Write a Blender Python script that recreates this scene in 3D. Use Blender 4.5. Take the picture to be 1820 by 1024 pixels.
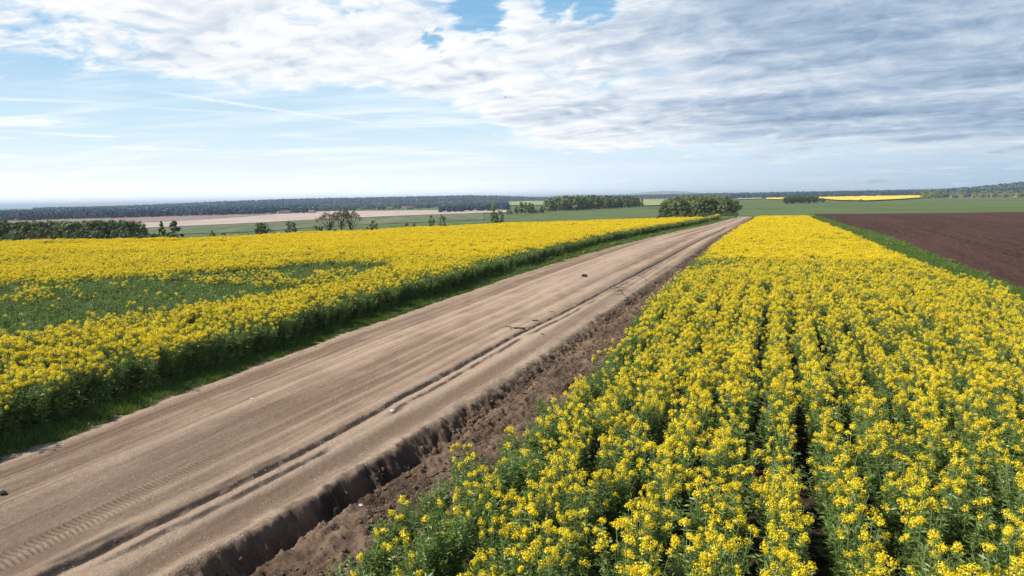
import bpy, bmesh, math, random
import numpy as np
from mathutils import Vector, Matrix, Euler

for o in list(bpy.data.objects):
    bpy.data.objects.remove(o)
scene = bpy.context.scene
COL = scene.collection
rng = np.random.default_rng(7)
random.seed(7)

# ------------------------------------------------------------------ camera
FPX = 1213.0                       # focal length in photo pixels (photo 1820 wide)
CAM_H = 5.0
PITCH = math.atan(159.0 / FPX)
ROLL = math.radians(1.0)
cam_d = bpy.data.cameras.new("camera")
cam = bpy.data.objects.new("camera", cam_d)
COL.objects.link(cam)
cam_d.sensor_width = 36.0
cam_d.lens = 36.0 * FPX / 1820.0
cam_d.clip_start = 0.1
cam_d.clip_end = 80000.0
cam.matrix_world = (Matrix.Translation((0, 0, CAM_H)) @ Matrix.Rotation(math.pi / 2 - PITCH, 4, 'X')
                    @ Matrix.Rotation(-ROLL, 4, 'Z'))
scene.camera = cam

# ------------------------------------------------------------------ light
SUN = Vector((-0.66, -0.16, 0.73)).normalized()
SUN_EL = math.asin(SUN.z)
SUN_AZ = math.atan2(SUN.x, SUN.y)
sun_d = bpy.data.lights.new("sun", 'SUN')
sun_d.energy = 5.0
sun_d.angle = math.radians(0.6)
sun_d.color = (1.0, 0.94, 0.84)
sun = bpy.data.objects.new("sun", sun_d)
sun.rotation_euler = SUN.to_track_quat('Z', 'Y').to_euler()
COL.objects.link(sun)

scene.view_settings.view_transform = 'Standard'
scene.view_settings.look = 'None'
scene.view_settings.gamma = 1.0
scene.view_settings.exposure = 0.26
scene.view_settings.use_curve_mapping = False
scene.cycles.use_denoising = True
scene.cycles.denoiser = 'OPENIMAGEDENOISE'
scene.cycles.denoising_input_passes = 'RGB_ALBEDO_NORMAL'
scene.cycles.denoising_prefilter = 'NONE'
scene.cycles.max_bounces = 8
scene.cycles.transparent_max_bounces = 8
scene.cycles.volume_bounces = 0
scene.cycles.sample_clamp_indirect = 6.0


class NT:
    """small helper to write node trees"""
    def __init__(self, tree):
        self.t = tree
        tree.nodes.clear()

    def n(self, kind, **kw):
        nd = self.t.nodes.new(kind)
        for k, v in kw.items():
            setattr(nd, k, v)
        return nd

    def put(self, sock, v):
        if v is None:
            return
        if isinstance(v, bpy.types.NodeSocket):
            self.t.links.new(v, sock)
        else:
            if isinstance(v, (tuple, list)) and len(v) == 3 and sock.type == 'RGBA':
                v = (*v, 1.0)
            sock.default_value = v

    def math(self, op, a, b=None, c=None, clamp=False):
        nd = self.n('ShaderNodeMath', operation=op, use_clamp=clamp)
        for i, v in enumerate((a, b, c)):
            if v is not None:
                self.put(nd.inputs[i], v)
        return nd.outputs[0]

    def vmath(self, op, a, b=None, scale=None):
        nd = self.n('ShaderNodeVectorMath', operation=op)
        self.put(nd.inputs[0], a)
        if b is not None:
            self.put(nd.inputs[1], b)
        if scale is not None:
            self.put(nd.inputs['Scale'], scale)
        return nd.outputs['Value'] if op in ('DOT_PRODUCT', 'LENGTH') else nd.outputs[0]

    def mix(self, fac, a, b, blend='MIX'):
        nd = self.n('ShaderNodeMix', data_type='RGBA', blend_type=blend)
        nd.clamp_factor = True
        self.put(nd.inputs[0], fac)
        self.put(nd.inputs[6], a)
        self.put(nd.inputs[7], b)
        return nd.outputs[2]

    def noise(self, vec, scale, detail=4.0, rough=0.5, dist=0.0, lac=2.0, dim='3D'):
        nd = self.n('ShaderNodeTexNoise', noise_dimensions=dim)
        if vec is not None:
            self.put(nd.inputs['Vector'], vec)
        nd.inputs['Scale'].default_value = scale
        nd.inputs['Detail'].default_value = detail
        nd.inputs['Roughness'].default_value = rough
        nd.inputs['Distortion'].default_value = dist
        nd.inputs['Lacunarity'].default_value = lac
        return nd.outputs[0]

    def smooth(self, v, a, b, lo=0.0, hi=1.0, kind='SMOOTHSTEP'):
        nd = self.n('ShaderNodeMapRange', interpolation_type=kind)
        self.put(nd.inputs[0], v)
        for i, q in enumerate((a, b, lo, hi)):
            nd.inputs[i + 1].default_value = q
        return nd.outputs[0]

    def ramp(self, v, stops, interp='LINEAR'):
        nd = self.n('ShaderNodeValToRGB')
        nd.color_ramp.interpolation = interp
        el = nd.color_ramp.elements
        while len(el) < len(stops):
            el.new(0.5)
        for e, (p, c) in zip(el, stops):
            e.position = p
            e.color = (*c, 1.0) if isinstance(c, (tuple, list)) else (c, c, c, 1.0)
        self.put(nd.inputs[0], v)
        return nd.outputs[0]

    def combine(self, x, y, z):
        nd = self.n('ShaderNodeCombineXYZ')
        for i, v in enumerate((x, y, z)):
            self.put(nd.inputs[i], v)
        return nd.outputs[0]


# ------------------------------------------------------------------ sky
def photo_dir(px, py):
    """unit world direction of a photo pixel (used once, to lay the cloud deck out by compass bearing)"""
    x, y = px - 910.0, 512.0 - py
    c, s = math.cos(ROLL), math.sin(ROLL)
    xr, yr = c * x + s * y, -s * x + c * y
    cp, sp = math.cos(PITCH), math.sin(PITCH)
    return Vector((xr, FPX * cp + yr * sp, -FPX * sp + yr * cp)).normalized()


SKY_STRENGTH = 0.10
world = bpy.data.worlds.new("World")
scene.world = world
world.use_nodes = True


def build_world():
    w = NT(world.node_tree)
    sky = w.n('ShaderNodeTexSky', sky_type='NISHITA')
    sky.sun_disc = False
    sky.sun_elevation = SUN_EL
    sky.sun_rotation = SUN_AZ
    sky.air_density = 1.0
    sky.dust_density = 1.2
    sky.ozone_density = 2.0
    base = w.vmath('SCALE', sky.outputs[0], scale=SKY_STRENGTH)
    tc = w.n('ShaderNodeTexCoord')
    D = tc.outputs['Generated']
    sep = w.n('ShaderNodeSeparateXYZ')
    w.put(sep.inputs[0], D)
    X, Y, Z = sep.outputs
    zc = w.math('MAXIMUM', Z, 0.0)
    # bearing (deg, 0 = +Y, right positive) and elevation (deg)
    az = w.math('MULTIPLY', w.math('ARCTAN2', X, Y), 180 / math.pi)
    el = w.math('MULTIPLY', w.math('ARCSINE', w.math('MINIMUM', zc, 1.0)), 180 / math.pi)
    den = w.math('MULTIPLY', w.math('ADD', zc, 0.15), 0.72)
    q = w.combine(w.math('DIVIDE', X, den), w.math('DIVIDE', Y, den), 0.0)
    # slant the deck's streets a little to the right
    rot = w.n('ShaderNodeVectorRotate', rotation_type='Z_AXIS')
    w.put(rot.inputs['Vector'], q)
    rot.inputs['Angle'].default_value = math.radians(32)
    qs = w.vmath('MULTIPLY', rot.outputs[0], (0.92, 1.15, 1.0))
    warp = w.n('ShaderNodeTexNoise', noise_dimensions='2D')
    w.put(warp.inputs['Vector'], qs)
    warp.inputs['Scale'].default_value = 1.6
    warp.inputs['Detail'].default_value = 5
    wv = w.vmath('SCALE', w.vmath('SUBTRACT', warp.outputs[1], (0.5, 0.5, 0.5)), scale=0.42)
    qw = w.vmath('ADD', qs, wv)

    def puff(v):
        vo = w.n('ShaderNodeTexVoronoi', feature='F1', voronoi_dimensions='2D')
        w.put(vo.inputs['Vector'], v)
        vo.inputs['Scale'].default_value = 4.6
        m_ = w.noise(v, 2.6, 8, 0.60, dim='2D')
        return w.math('ADD', w.math('MULTIPLY', m_, 0.80), w.math('MULTIPLY', w.math('SUBTRACT', 0.75, vo.outputs['Distance']), 0.22))
    big = w.noise(qw, 0.9, 4, 0.5, dim='2D')
    mid = puff(qw)
    fine = w.noise(w.vmath('ADD', qw, (7.3, 2.1, 0)), 9.0, 9, 0.58, dim='2D')
    dens = w.math('ADD', w.math('MULTIPLY', big, 0.40),
                  w.math('ADD', w.math('MULTIPLY', mid, 0.46), w.math('MULTIPLY', fine, 0.15)))
    # lower edge of the deck: bearing -> elevation where cloud begins
    edge = w.smooth(az, -10.0, 5.0, 8.6, 3.4)
    edge = w.math('ADD', edge, w.smooth(az, -37.0, -22.0, 1.2, 0.4))
    cov = w.smooth(w.math('SUBTRACT', el, edge), -2.0, 2.0, -0.15, 0.15)
    cov = w.math('ADD', cov, w.smooth(az, 4.0, 30.0, 0.0, 0.13))
    # blue gaps in the deck
    for (px, py, r, amt) in ((850, 26, 2.2, 0.24), (772, 78, 1.1, 0.20), (1060, 0, 2.6, 0.24), (985, 16, 1.5, 0.16), (1180, -20, 3.0, 0.2),
                             (40, 96, 2.5, 0.09), (200, 108, 2.5, 0.05)):
        d = photo_dir(px, py)
        ang = w.math('MULTIPLY', w.math('ARCCOSINE', w.math('MINIMUM', w.vmath('DOT_PRODUCT', D, tuple(d)), 1.0)), 180 / math.pi)
        ang = w.math('ADD', ang, w.math('MULTIPLY', w.math('SUBTRACT', fine, 0.5), 2.0))
        cov = w.math('SUBTRACT', cov, w.smooth(ang, 0.0, r * 1.25, amt, 0.0))
    dd = w.math('ADD', dens, cov)
    mask = w.math('MULTIPLY', w.smooth(dd, 0.445, 0.63), w.math('MULTIPLY', w.smooth(el, 19.0, 30.0, 1.0, 0.12), w.smooth(w.math('ABSOLUTE', az), 50.0, 95.0, 1.0, 0.35)))
    # thickness -> tone: thin lit rims, grey-blue cores
    lit = puff(w.vmath('ADD', qw, (-0.085, 0.045, 0.0)))     # towards the sun
    relief = w.math('SUBTRACT', mid, lit)
    thick = w.math('ADD', w.math('MULTIPLY', w.math('MINIMUM', w.math('SUBTRACT', dd, 0.53), 0.13), 2.0), w.smooth(az, -8.0, 34.0, 0.05, 0.46))
    thick = w.math('ADD', thick, w.math('MULTIPLY', w.math('SUBTRACT', w.noise(w.vmath('MULTIPLY', qs, (0.42, 1.5, 1.0)), 1.5, 6, 0.46, dim='2D'), 0.5), 1.1))
    thick = w.math('SUBTRACT', thick, w.math('MULTIPLY', relief, w.smooth(az, 4.0, 24.0, 1.2, 0.4)))
    thick = w.math('ADD', thick, w.math('MULTIPLY', w.math('SUBTRACT', fine, 0.5), -0.45))
    cloud = w.ramp(thick, [(0.0, (0.90, 0.90, 0.90)), (0.25, (0.76, 0.79, 0.83)), (0.50, (0.54, 0.61, 0.70)),
                           (0.75, (0.34, 0.44, 0.57)), (1.0, (0.20, 0.29, 0.43))])
    # wispy high veil low on the left
    veil = w.noise(w.vmath('MULTIPLY', q, (0.25, 1.3, 1.0)), 1.6, 7, 0.6, dim='2D')
    veilm = w.math('MULTIPLY', w.smooth(veil, 0.46, 0.74), w.smooth(el, 16.0, 30.0, 0.5, 0.0))
    horizon = w.smooth(el, 0.0, 6.2, 0.95, 0.0)
    hcol = w.ramp(w.smooth(az, -36.0, 36.0, 0, 1, 'LINEAR'),
                  [(0.0, (0.92, 0.96, 1.0)), (0.45, (0.86, 0.91, 0.98)), (0.75, (0.56, 0.67, 0.79)), (1.0, (0.34, 0.48, 0.63))])
    skyc = w.mix(w.smooth(el, 5.0, 16.0, 0.85, 0.7), base, w.mix(w.smooth(el, 16.0, 34.0), w.mix(w.smooth(el, 4.0, 15.0), (0.62, 0.79, 0.90), (0.22, 0.49, 0.76)), (0.035, 0.11, 0.27)))
    c = w.mix(veilm, skyc, (0.95, 0.97, 1.0))
    boost = w.math('MULTIPLY', w.smooth(el, 0.0, 3.0, 1.0, 0.0), w.smooth(az, -20.0, 25.0, 0.42, 0.05))
    behind = w.smooth(w.math('ABSOLUTE', az), 48.0, 95.0, 1.0, 0.42)
    hcol = w.vmath('SCALE', hcol, scale=w.math('MULTIPLY', w.math('ADD', boost, 1.0), behind))
    c = w.mix(horizon, c, hcol)
    # an old aircraft trail, spreading
    a, b = photo_dir(430, 186), photo_dir(830, 246)
    nrm = a.cross(b).normalized()
    mid_d = (a + b).normalized()
    off = w.math('ABSOLUTE', w.math('ADD', w.vmath('DOT_PRODUCT', D, tuple(nrm)),
                                    w.math('MULTIPLY', w.math('SUBTRACT', fine, 0.5), 0.004)))
    along = w.vmath('DOT_PRODUCT', D, tuple((b - a).normalized()))
    lo, hi = a.dot((b - a).normalized()), b.dot((b - a).normalized())
    tr = w.math('MULTIPLY', w.smooth(off, 0.0, 0.0034, 1.0, 0.0), w.smooth(along, lo, hi, 0.45, 0.0, 'LINEAR'))
    tr = w.math('MULTIPLY', tr, w.smooth(along, lo - 0.12, lo - 0.02))
    c = w.mix(tr, c, (0.97, 0.98, 1.0))
    # thin low streaks of cloud
    streak = w.noise(w.combine(w.math('MULTIPLY', az, 0.035), w.math('MULTIPLY', el, 0.62), 3.0), 2.2, 7, 0.55, 0.25, dim='2D')
    sm = w.math('MULTIPLY', w.smooth(streak, 0.52, 0.74), w.math('MULTIPLY', w.smooth(el, 0.4, 2.2), w.smooth(el, 4.5, 9.0, 0.9, 0.0)))
    scol = w.ramp(w.smooth(az, -36.0, 36.0, 0, 1, 'LINEAR'), [(0.0, (0.98, 0.98, 0.99)), (0.55, (0.80, 0.86, 0.93)), (1.0, (0.46, 0.55, 0.66))])
    c = w.mix(sm, c, scol)
    c = w.mix(mask, c, cloud)
    bg = w.n('ShaderNodeBackground')
    w.put(bg.inputs[0], c)
    bg.inputs[1].default_value = 1.0
    out = w.n('ShaderNodeOutputWorld')
    w.t.links.new(bg.outputs[0], out.inputs[0])


build_world()

# ------------------------------------------------------------------ numbers
AX = math.radians(21.0)             # bearing of the road and the drill rows
SA, CA = math.sin(AX), math.cos(AX)


def sn(x, y):
    return x * SA + y * CA, x * CA - y * SA


def xy(s, n):
    return s * SA + n * CA, s * CA - n * SA


def sstep(v, a, b):
    t = np.clip((np.asarray(v, float) - a) / (b - a), 0, 1)
    return t * t * (3 - 2 * t)


def _hash(ix, iy, seed):
    h = (ix.astype(np.int64) * 374761393 + iy.astype(np.int64) * 668265263 + seed * 1442695041) & 0x7fffffff
    h = ((h ^ (h >> 13)) * 1274126177) & 0x7fffffff
    h = (h ^ (h >> 16)) & 0xffff
    return h / 65535.0


def vnoise(x, y, seed=0):
    x = np.asarray(x, float); y = np.asarray(y, float)
    ix, iy = np.floor(x), np.floor(y)
    fx, fy = x - ix, y - iy
    ux, uy = fx * fx * fx * (fx * (fx * 6 - 15) + 10), fy * fy * fy * (fy * (fy * 6 - 15) + 10)
    a, b = _hash(ix, iy, seed), _hash(ix + 1, iy, seed)
    c, d = _hash(ix, iy + 1, seed), _hash(ix + 1, iy + 1, seed)
    return (a * (1 - ux) + b * ux) * (1 - uy) + (c * (1 - ux) + d * ux) * uy


def fbm(x, y, octv=4, seed=0, gain=0.5):
    t, amp, tot = 0.0, 1.0, 0.0
    for k in range(octv):
        t = t + amp * vnoise(x * 2 ** k + 17.3 * k, y * 2 ** k - 9.1 * k, seed + k)
        tot += amp
        amp *= gain
    return t / tot


FAR_N = [-160, -82, -59, -53, -43, -20, -5, 4, 12, 200]
FAR_S = [40, 50, 62, 74, 108, 140, 152, 165, 195, 200]
D_TH = [-60, -40, -15, 3, 12, 20, 60]
D_V = [11, 11, 10, 5.5, 4.0, 3.0, 3.0]


def terrain(x, y):
    x = np.asarray(x, float); y = np.asarray(y, float)
    s, n = sn(x, y)
    z = -0.7 * sstep(s, 55, 150)
    th = np.degrees(np.arctan2(x, np.maximum(y, 1e-3)))
    D = np.interp(th, D_TH, D_V)
    sig = s - np.interp(n, FAR_N, FAR_S)
    z = z - D * sstep(sig, 0, 210) * sstep(y, 20, 60)
    r = np.hypot(x, y)
    roll_amp = sstep(r, 250, 700)
    z = z + roll_amp * 1.2 * (fbm(x / 420.0, y / 420.0, 2, 5) - 0.5)
    return z


def ray(px, py):
    x = np.asarray(px, float) - 910.0
    y = 512.0 - np.asarray(py, float)
    c, s = math.cos(ROLL), math.sin(ROLL)
    xr, yr = c * x + s * y, -s * x + c * y
    cp, sp = math.cos(PITCH), math.sin(PITCH)
    return xr, FPX * cp + yr * sp, -FPX * sp + yr * cp


_T = np.geomspace(4.0, 6000.0, 1500)


def at(px, py, dz=0.0):
    """where the sight line of a photo pixel meets the terrain (raised by dz)"""
    dx, dy, dzr = (float(v) for v in ray(px, py))
    h = math.hypot(dx, dy)
    X, Y, Z = dx / h * _T, dy / h * _T, CAM_H + dzr / h * _T
    below = Z < terrain(X, Y) + dz
    i = int(np.argmax(below)) if below.any() else len(_T) - 1
    if i > 0 and below.any():
        lo, hi = _T[i - 1], _T[i]
        for _ in range(18):
            m = 0.5 * (lo + hi)
            if CAM_H + dzr / h * m < float(terrain(dx / h * m, dy / h * m)) + dz:
                hi = m
            else:
                lo = m
        t = hi
    else:
        t = _T[i]
    return dx / h * t, dy / h * t


def on_bearing(px, dist):
    """ground point at a distance on the bearing of a photo column near the horizon"""
    dx, dy, _ = (float(v) for v in ray(px, 355))
    h = math.hypot(dx, dy)
    return dx / h * dist, dy / h * dist


def height_of(px, py, dist):
    """height above sea of the sight line of (px,py) at a horizontal distance"""
    dx, dy, dz = (float(v) for v in ray(px, py))
    return CAM_H + dz / math.hypot(dx, dy) * dist


def curve_sn(pix, dz=0.0):
    P = sorted(sn(*at(px, py, dz)) for px, py in pix)
    return np.array([p[0] for p in P]), np.array([p[1] for p in P])


def smooth_curve(pts, lo_n=None, win=3.0):
    """piecewise curve n(s), relaxed a little, as a callable"""
    S, N = pts
    g = np.linspace(-12, 260, 1400)
    v = np.interp(g, S, N)
    k = np.exp(-0.5 * (np.linspace(-2, 2, 41)) ** 2); k /= k.sum()
    vp = np.concatenate([np.full(20, v[0]), v, np.full(20, v[-1])])
    v = np.convolve(vp, k, 'valid')
    return lambda s: np.interp(s, g, v)


ROAD_L = smooth_curve(curve_sn([(0, 825), (150, 770), (300, 708), (450, 655), (600, 598), (750, 548), (900, 495),
                                (1000, 463), (1100, 434), (1200, 411), (1260, 398), (1306, 387)]))
ROAD_R = smooth_curve(curve_sn([(330, 1023), (480, 940), (640, 845), (740, 782), (880, 700), (1000, 615), (1100, 545),
                                (1180, 490), (1230, 455), (1270, 425), (1310, 403), (1334, 388)]))
CROP_R = smooth_curve(curve_sn([(600, 1010), (700, 925), (800, 838), (960, 715), (1100, 592), (1170, 520), (1230, 466),
                                (1270, 433), (1318, 402), (1340, 389)], 0.95))
CROP_L = lambda s: ROAD_L(s) - np.interp(s, [8, 40], [0.78, 1.0])
CROP_F = smooth_curve(curve_sn([(1442, 388), (1520, 420), (1600, 457), (1700, 490), (1820, 530)], 1.2))
STRIP_F = smooth_curve(curve_sn([(1456, 384.5), (1550, 413), (1650, 450), (1750, 487), (1820, 514)], 0.1))
RUT_N = smooth_curve(curve_sn([(240, 950), (400, 883), (500, 838), (600, 779), (700, 718), (830, 650), (900, 607), (1000, 560), (1090, 510), (1180, 462), (1278, 412)]))
TREAD_N = smooth_curve(curve_sn([(0, 1012), (130, 950), (250, 888), (400, 806), (520, 742), (650, 680)]))

# ------------------------------------------------------------------ mesh + material helpers


def mesh_np(name, V, Fc, mats=(), midx=None, smooth=False, attrs=None):
    """V (n,3), Fc (m,k) with k = 3 or 4 (or a list of such arrays)"""
    V = np.ascontiguousarray(V, np.float32)
    Fs = Fc if isinstance(Fc, list) else [Fc]
    Fs = [np.asarray(f, np.int32) for f in Fs if len(f)]
    loops = np.concatenate([f.ravel() for f in Fs]) if Fs else np.zeros(0, np.int32)
    tot = np.concatenate([np.full(len(f), f.shape[1], np.int32) for f in Fs]) if Fs else np.zeros(0, np.int32)
    start = np.concatenate([[0], np.cumsum(tot)[:-1]]).astype(np.int32) if len(tot) else tot
    me = bpy.data.meshes.new(name)
    me.vertices.add(len(V))
    me.vertices.foreach_set('co', V.ravel())
    me.loops.add(len(loops))
    me.loops.foreach_set('vertex_index', loops)
    me.polygons.add(len(tot))
    me.polygons.foreach_set('loop_start', start)
    if midx is not None:
        me.polygons.foreach_set('material_index', np.asarray(midx, np.int32))
    me.update(calc_edges=True)
    me.polygons.foreach_set('use_smooth', np.full(len(tot), smooth, bool))
    for m in mats:
        me.materials.append(m)
    for k, v in (attrs or {}).items():
        v = np.asarray(v, np.float32)
        if v.ndim == 2:
            if v.shape[1] == 3:
                v = np.concatenate([v, np.ones((len(v), 1), np.float32)], 1)
            a = me.attributes.new(k, 'FLOAT_COLOR', 'POINT')
            a.data.foreach_set('color', np.ascontiguousarray(v).ravel())
        else:
            a = me.attributes.new(k, 'FLOAT', 'POINT')
            a.data.foreach_set('value', v)
    return me


def link(name, me, parent=None, loc=None):
    o = bpy.data.objects.new(name, me)
    COL.objects.link(o)
    if parent is not None:
        o.parent = parent
    if loc is not None:
        o.location = loc
    return o


def empty(name, loc=(0, 0, 0), rz=0.0):
    o = bpy.data.objects.new(name, None)
    COL.objects.link(o)
    o.location = loc
    o.rotation_euler = (0, 0, rz)
    o.empty_display_size = 0.2
    return o


def tag(o, label=None, cat=None, group=None, kind=None):
    for k, v in (('label', label), ('category', cat), ('group', group), ('kind', kind)):
        if v:
            o[k] = v
    return o


def copy_tree(o, parent=None):
    c = o.copy()
    COL.objects.link(c)
    c.parent = parent
    for ch in list(o.children):
        copy_tree(ch, c)
    return c


def grid_faces(nu, nv):
    i = np.arange(nu - 1)[:, None] * nv + np.arange(nv - 1)[None, :]
    i = i.ravel()
    return np.stack([i, i + 1, i + nv + 1, i + nv], 1)


def material(name, build):
    m = bpy.data.materials.new(name)
    m.use_nodes = True
    t = NT(m.node_tree)
    out = t.n('ShaderNodeOutputMaterial')
    sh = build(t, out)
    if sh is not None:
        t.t.links.new(sh, out.inputs['Surface'])
    return m


def principled(t, col, rough=0.9, bump=None, strength=0.3, dist=0.05, spec=0.25):
    p = t.n('ShaderNodeBsdfPrincipled')
    t.put(p.inputs['Base Color'], col)
    t.put(p.inputs['Roughness'], rough)
    p.inputs['Specular IOR Level'].default_value = spec
    if bump is not None:
        b = t.n('ShaderNodeBump')
        b.inputs['Strength'].default_value = strength
        b.inputs['Distance'].default_value = dist
        t.put(b.inputs['Height'], bump)
        t.t.links.new(b.outputs[0], p.inputs['Normal'])
    return p.outputs[0]


def attr(t, name, out=2):
    a = t.n('ShaderNodeAttribute', attribute_name=name)
    return a.outputs[out]


def pos(t):
    return t.n('ShaderNodeNewGeometry').outputs['Position']


def leaf_mat(name, dark, light, trans=0.35, tip=None):
    """leaf material: colour runs dark..light with the leaf's own 'tint' and the plant's own random"""
    def b(t, out):
        oi = t.n('ShaderNodeObjectInfo')
        f = t.math('ADD', t.math('MULTIPLY', attr(t, 'tint'), 0.75), t.math('MULTIPLY', oi.outputs['Random'], 0.25))
        c = t.mix(f, dark, light)
        d = t.n('ShaderNodeBsdfDiffuse'); t.put(d.inputs[0], c)
        tr = t.n('ShaderNodeBsdfTranslucent'); t.put(tr.inputs[0], c)
        mx = t.n('ShaderNodeMixShader'); mx.inputs[0].default_value = trans
        t.t.links.new(d.outputs[0], mx.inputs[1]); t.t.links.new(tr.outputs[0], mx.inputs[2])
        gl = t.n('ShaderNodeBsdfGlossy'); gl.inputs['Roughness'].default_value = 0.45
        gl.inputs[0].default_value = (0.9, 0.95, 0.9, 1)
        m2 = t.n('ShaderNodeMixShader'); m2.inputs[0].default_value = 0.035
        t.t.links.new(mx.outputs[0], m2.inputs[1]); t.t.links.new(gl.outputs[0], m2.inputs[2])
        return m2.outputs[0]
    return material(name, b)


M = {}
M['petal'] = leaf_mat('rapeseed_petal', (0.92, 0.695, 0.011), (0.98, 0.860, 0.033), 0.42)
M['rape_leaf'] = leaf_mat('rapeseed_leaf', (0.050, 0.112, 0.020), (0.335, 0.430, 0.108), 0.32)
M['rape_stem'] = leaf_mat('rapeseed_stem', (0.10, 0.16, 0.06), (0.24, 0.30, 0.14), 0.0)
M['grass'] = leaf_mat('grass_blade', (0.058, 0.112, 0.014), (0.200, 0.290, 0.040), 0.38)
M['leaf_dark'] = leaf_mat('leaf_deep_green', (0.034, 0.060, 0.018), (0.185, 0.240, 0.070), 0.25)
M['leaf_olive'] = leaf_mat('leaf_olive_green', (0.075, 0.105, 0.030), (0.350, 0.400, 0.120), 0.28)
M['leaf_grey'] = leaf_mat('leaf_grey_green', (0.065, 0.085, 0.045), (0.280, 0.305, 0.170), 0.25)
M['leaf_brown'] = leaf_mat('leaf_brown_bud', (0.095, 0.074, 0.044), (0.30, 0.235, 0.14), 0.2)
M['leaf_fresh'] = leaf_mat('leaf_fresh_green', (0.055, 0.095, 0.022), (0.22, 0.29, 0.075), 0.3)
M['leaf_hazed'] = leaf_mat('leaf_blue_hazed', (0.028, 0.066, 0.105), (0.090, 0.165, 0.240), 0.2)  # blue of distance painted into the leaf colour, besides the haze volume
M['bark'] = material('bark', lambda t, o: principled(t, t.mix(t.noise(pos(t), 3.0, 4), (0.055, 0.045, 0.035), (0.13, 0.11, 0.09))))
M['pale_bark'] = material('pale_bark', lambda t, o: principled(t, t.mix(t.noise(pos(t), 3.0, 4), (0.20, 0.17, 0.15), (0.34, 0.30, 0.27))))


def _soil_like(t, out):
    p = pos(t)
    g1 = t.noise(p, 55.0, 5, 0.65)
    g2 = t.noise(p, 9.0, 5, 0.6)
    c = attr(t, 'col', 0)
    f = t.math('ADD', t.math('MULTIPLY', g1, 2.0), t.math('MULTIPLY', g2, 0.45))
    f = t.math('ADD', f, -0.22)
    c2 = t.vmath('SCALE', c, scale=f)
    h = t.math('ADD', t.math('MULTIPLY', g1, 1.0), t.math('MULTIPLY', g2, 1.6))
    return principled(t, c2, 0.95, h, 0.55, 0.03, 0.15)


M['soil'] = material('packed_earth', _soil_like)


def _crop_soil(t, out):
    p = pos(t)
    g = t.noise(p, 6.0, 7, 0.65)
    c = t.mix(g, (0.020, 0.014, 0.009), (0.085, 0.060, 0.040))
    return principled(t, c, 0.95, g, 0.8, 0.1, 0.1)


M['crop_soil'] = material('crop_soil', _crop_soil)


def _plough(t, out):
    p = pos(t)
    rot = t.n('ShaderNodeVectorRotate', rotation_type='Z_AXIS')
    t.put(rot.inputs['Vector'], p)
    rot.inputs['Angle'].default_value = math.radians(24)
    st = t.vmath('MULTIPLY', rot.outputs[0], (3.2, 0.55, 1.0))
    clod = t.noise(st, 1.1, 8, 0.68)
    big = t.noise(t.vmath('MULTIPLY', rot.outputs[0], (0.10, 0.012, 1.0)), 1.0, 4, 0.5)
    wide = t.noise(p, 0.02, 3, 0.5)
    fur = t.noise(t.vmath('MULTIPLY', rot.outputs[0], (1.1, 0.02, 1.0)), 1.0, 3, 0.5)
    c = t.ramp(clod, [(0.30, (0.028, 0.012, 0.008)), (0.5, (0.074, 0.036, 0.024)), (0.72, (0.150, 0.085, 0.060))])
    c = t.mix(t.smooth(big, 0.35, 0.65, 0.0, 0.55), c, (0.088, 0.046, 0.034))
    c = t.mix(t.smooth(wide, 0.35, 0.7, 0.0, 0.35), c, (0.050, 0.028, 0.021))
    c = t.vmath('SCALE', c, scale=t.smooth(fur, 0.35, 0.65, 0.86, 1.10))
    return principled(t, c, 0.95, t.math('ADD', clod, t.math('MULTIPLY', fur, 0.4)), 0.9, 0.25, 0.1)


M['plough'] = material('ploughed_earth', _plough)


def field_mat(name, c1, c2, c3, stripe=0.25, ang=20.0):
    def b(t, out):
        p = pos(t)
        rot = t.n('ShaderNodeVectorRotate', rotation_type='Z_AXIS')
        t.put(rot.inputs['Vector'], p)
        rot.inputs['Angle'].default_value = math.radians(ang)
        a = t.noise(t.vmath('MULTIPLY', rot.outputs[0], (0.012, 0.10, 1.0)), 1.0, 6, 0.6)
        bb = t.noise(p, 0.012, 5, 0.55)
        g = t.noise(p, 0.7, 5, 0.7)
        c = t.mix(t.smooth(bb, 0.3, 0.7), c1, c2)
        c = t.mix(t.math('MULTIPLY', t.smooth(a, 0.35, 0.68), stripe), c, c3)
        c = t.vmath('SCALE', c, scale=t.math('ADD', t.math('MULTIPLY', g, 0.7), 0.65))
        return principled(t, c, 0.95, g, 0.5, 0.3, 0.1)
    return material(name, b)


M['ground'] = field_mat('young_wheat', (0.060, 0.105, 0.028), (0.095, 0.140, 0.045), (0.150, 0.165, 0.070), 0.7, 75)
M['valley_grass'] = field_mat('valley_grass', (0.085, 0.120, 0.050), (0.115, 0.145, 0.065), (0.19, 0.175, 0.11), 0.8, 80)
M['pale_earth'] = field_mat('pale_dry_earth', (0.43, 0.335, 0.280), (0.52, 0.42, 0.36), (0.36, 0.28, 0.24), 0.5, 80)
M['mauve_earth'] = field_mat('mauve_earth', (0.20, 0.145, 0.13), (0.26, 0.19, 0.17), (0.34, 0.26, 0.23), 0.6, 80)
M['far_yellow'] = field_mat('far_rapeseed', (0.74, 0.52, 0.03), (0.82, 0.60, 0.06), (0.60, 0.45, 0.06), 0.4, 80)
M['pale_crop'] = field_mat('pale_green_crop', (0.26, 0.29, 0.12), (0.36, 0.37, 0.17), (0.17, 0.22, 0.09), 0.6, 80)
M['straw_crop'] = field_mat('straw_crop', (0.50, 0.45, 0.22), (0.58, 0.52, 0.27), (0.45, 0.40, 0.2), 0.4, 80)

# ------------------------------------------------------------------ structure: ground sheet


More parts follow.
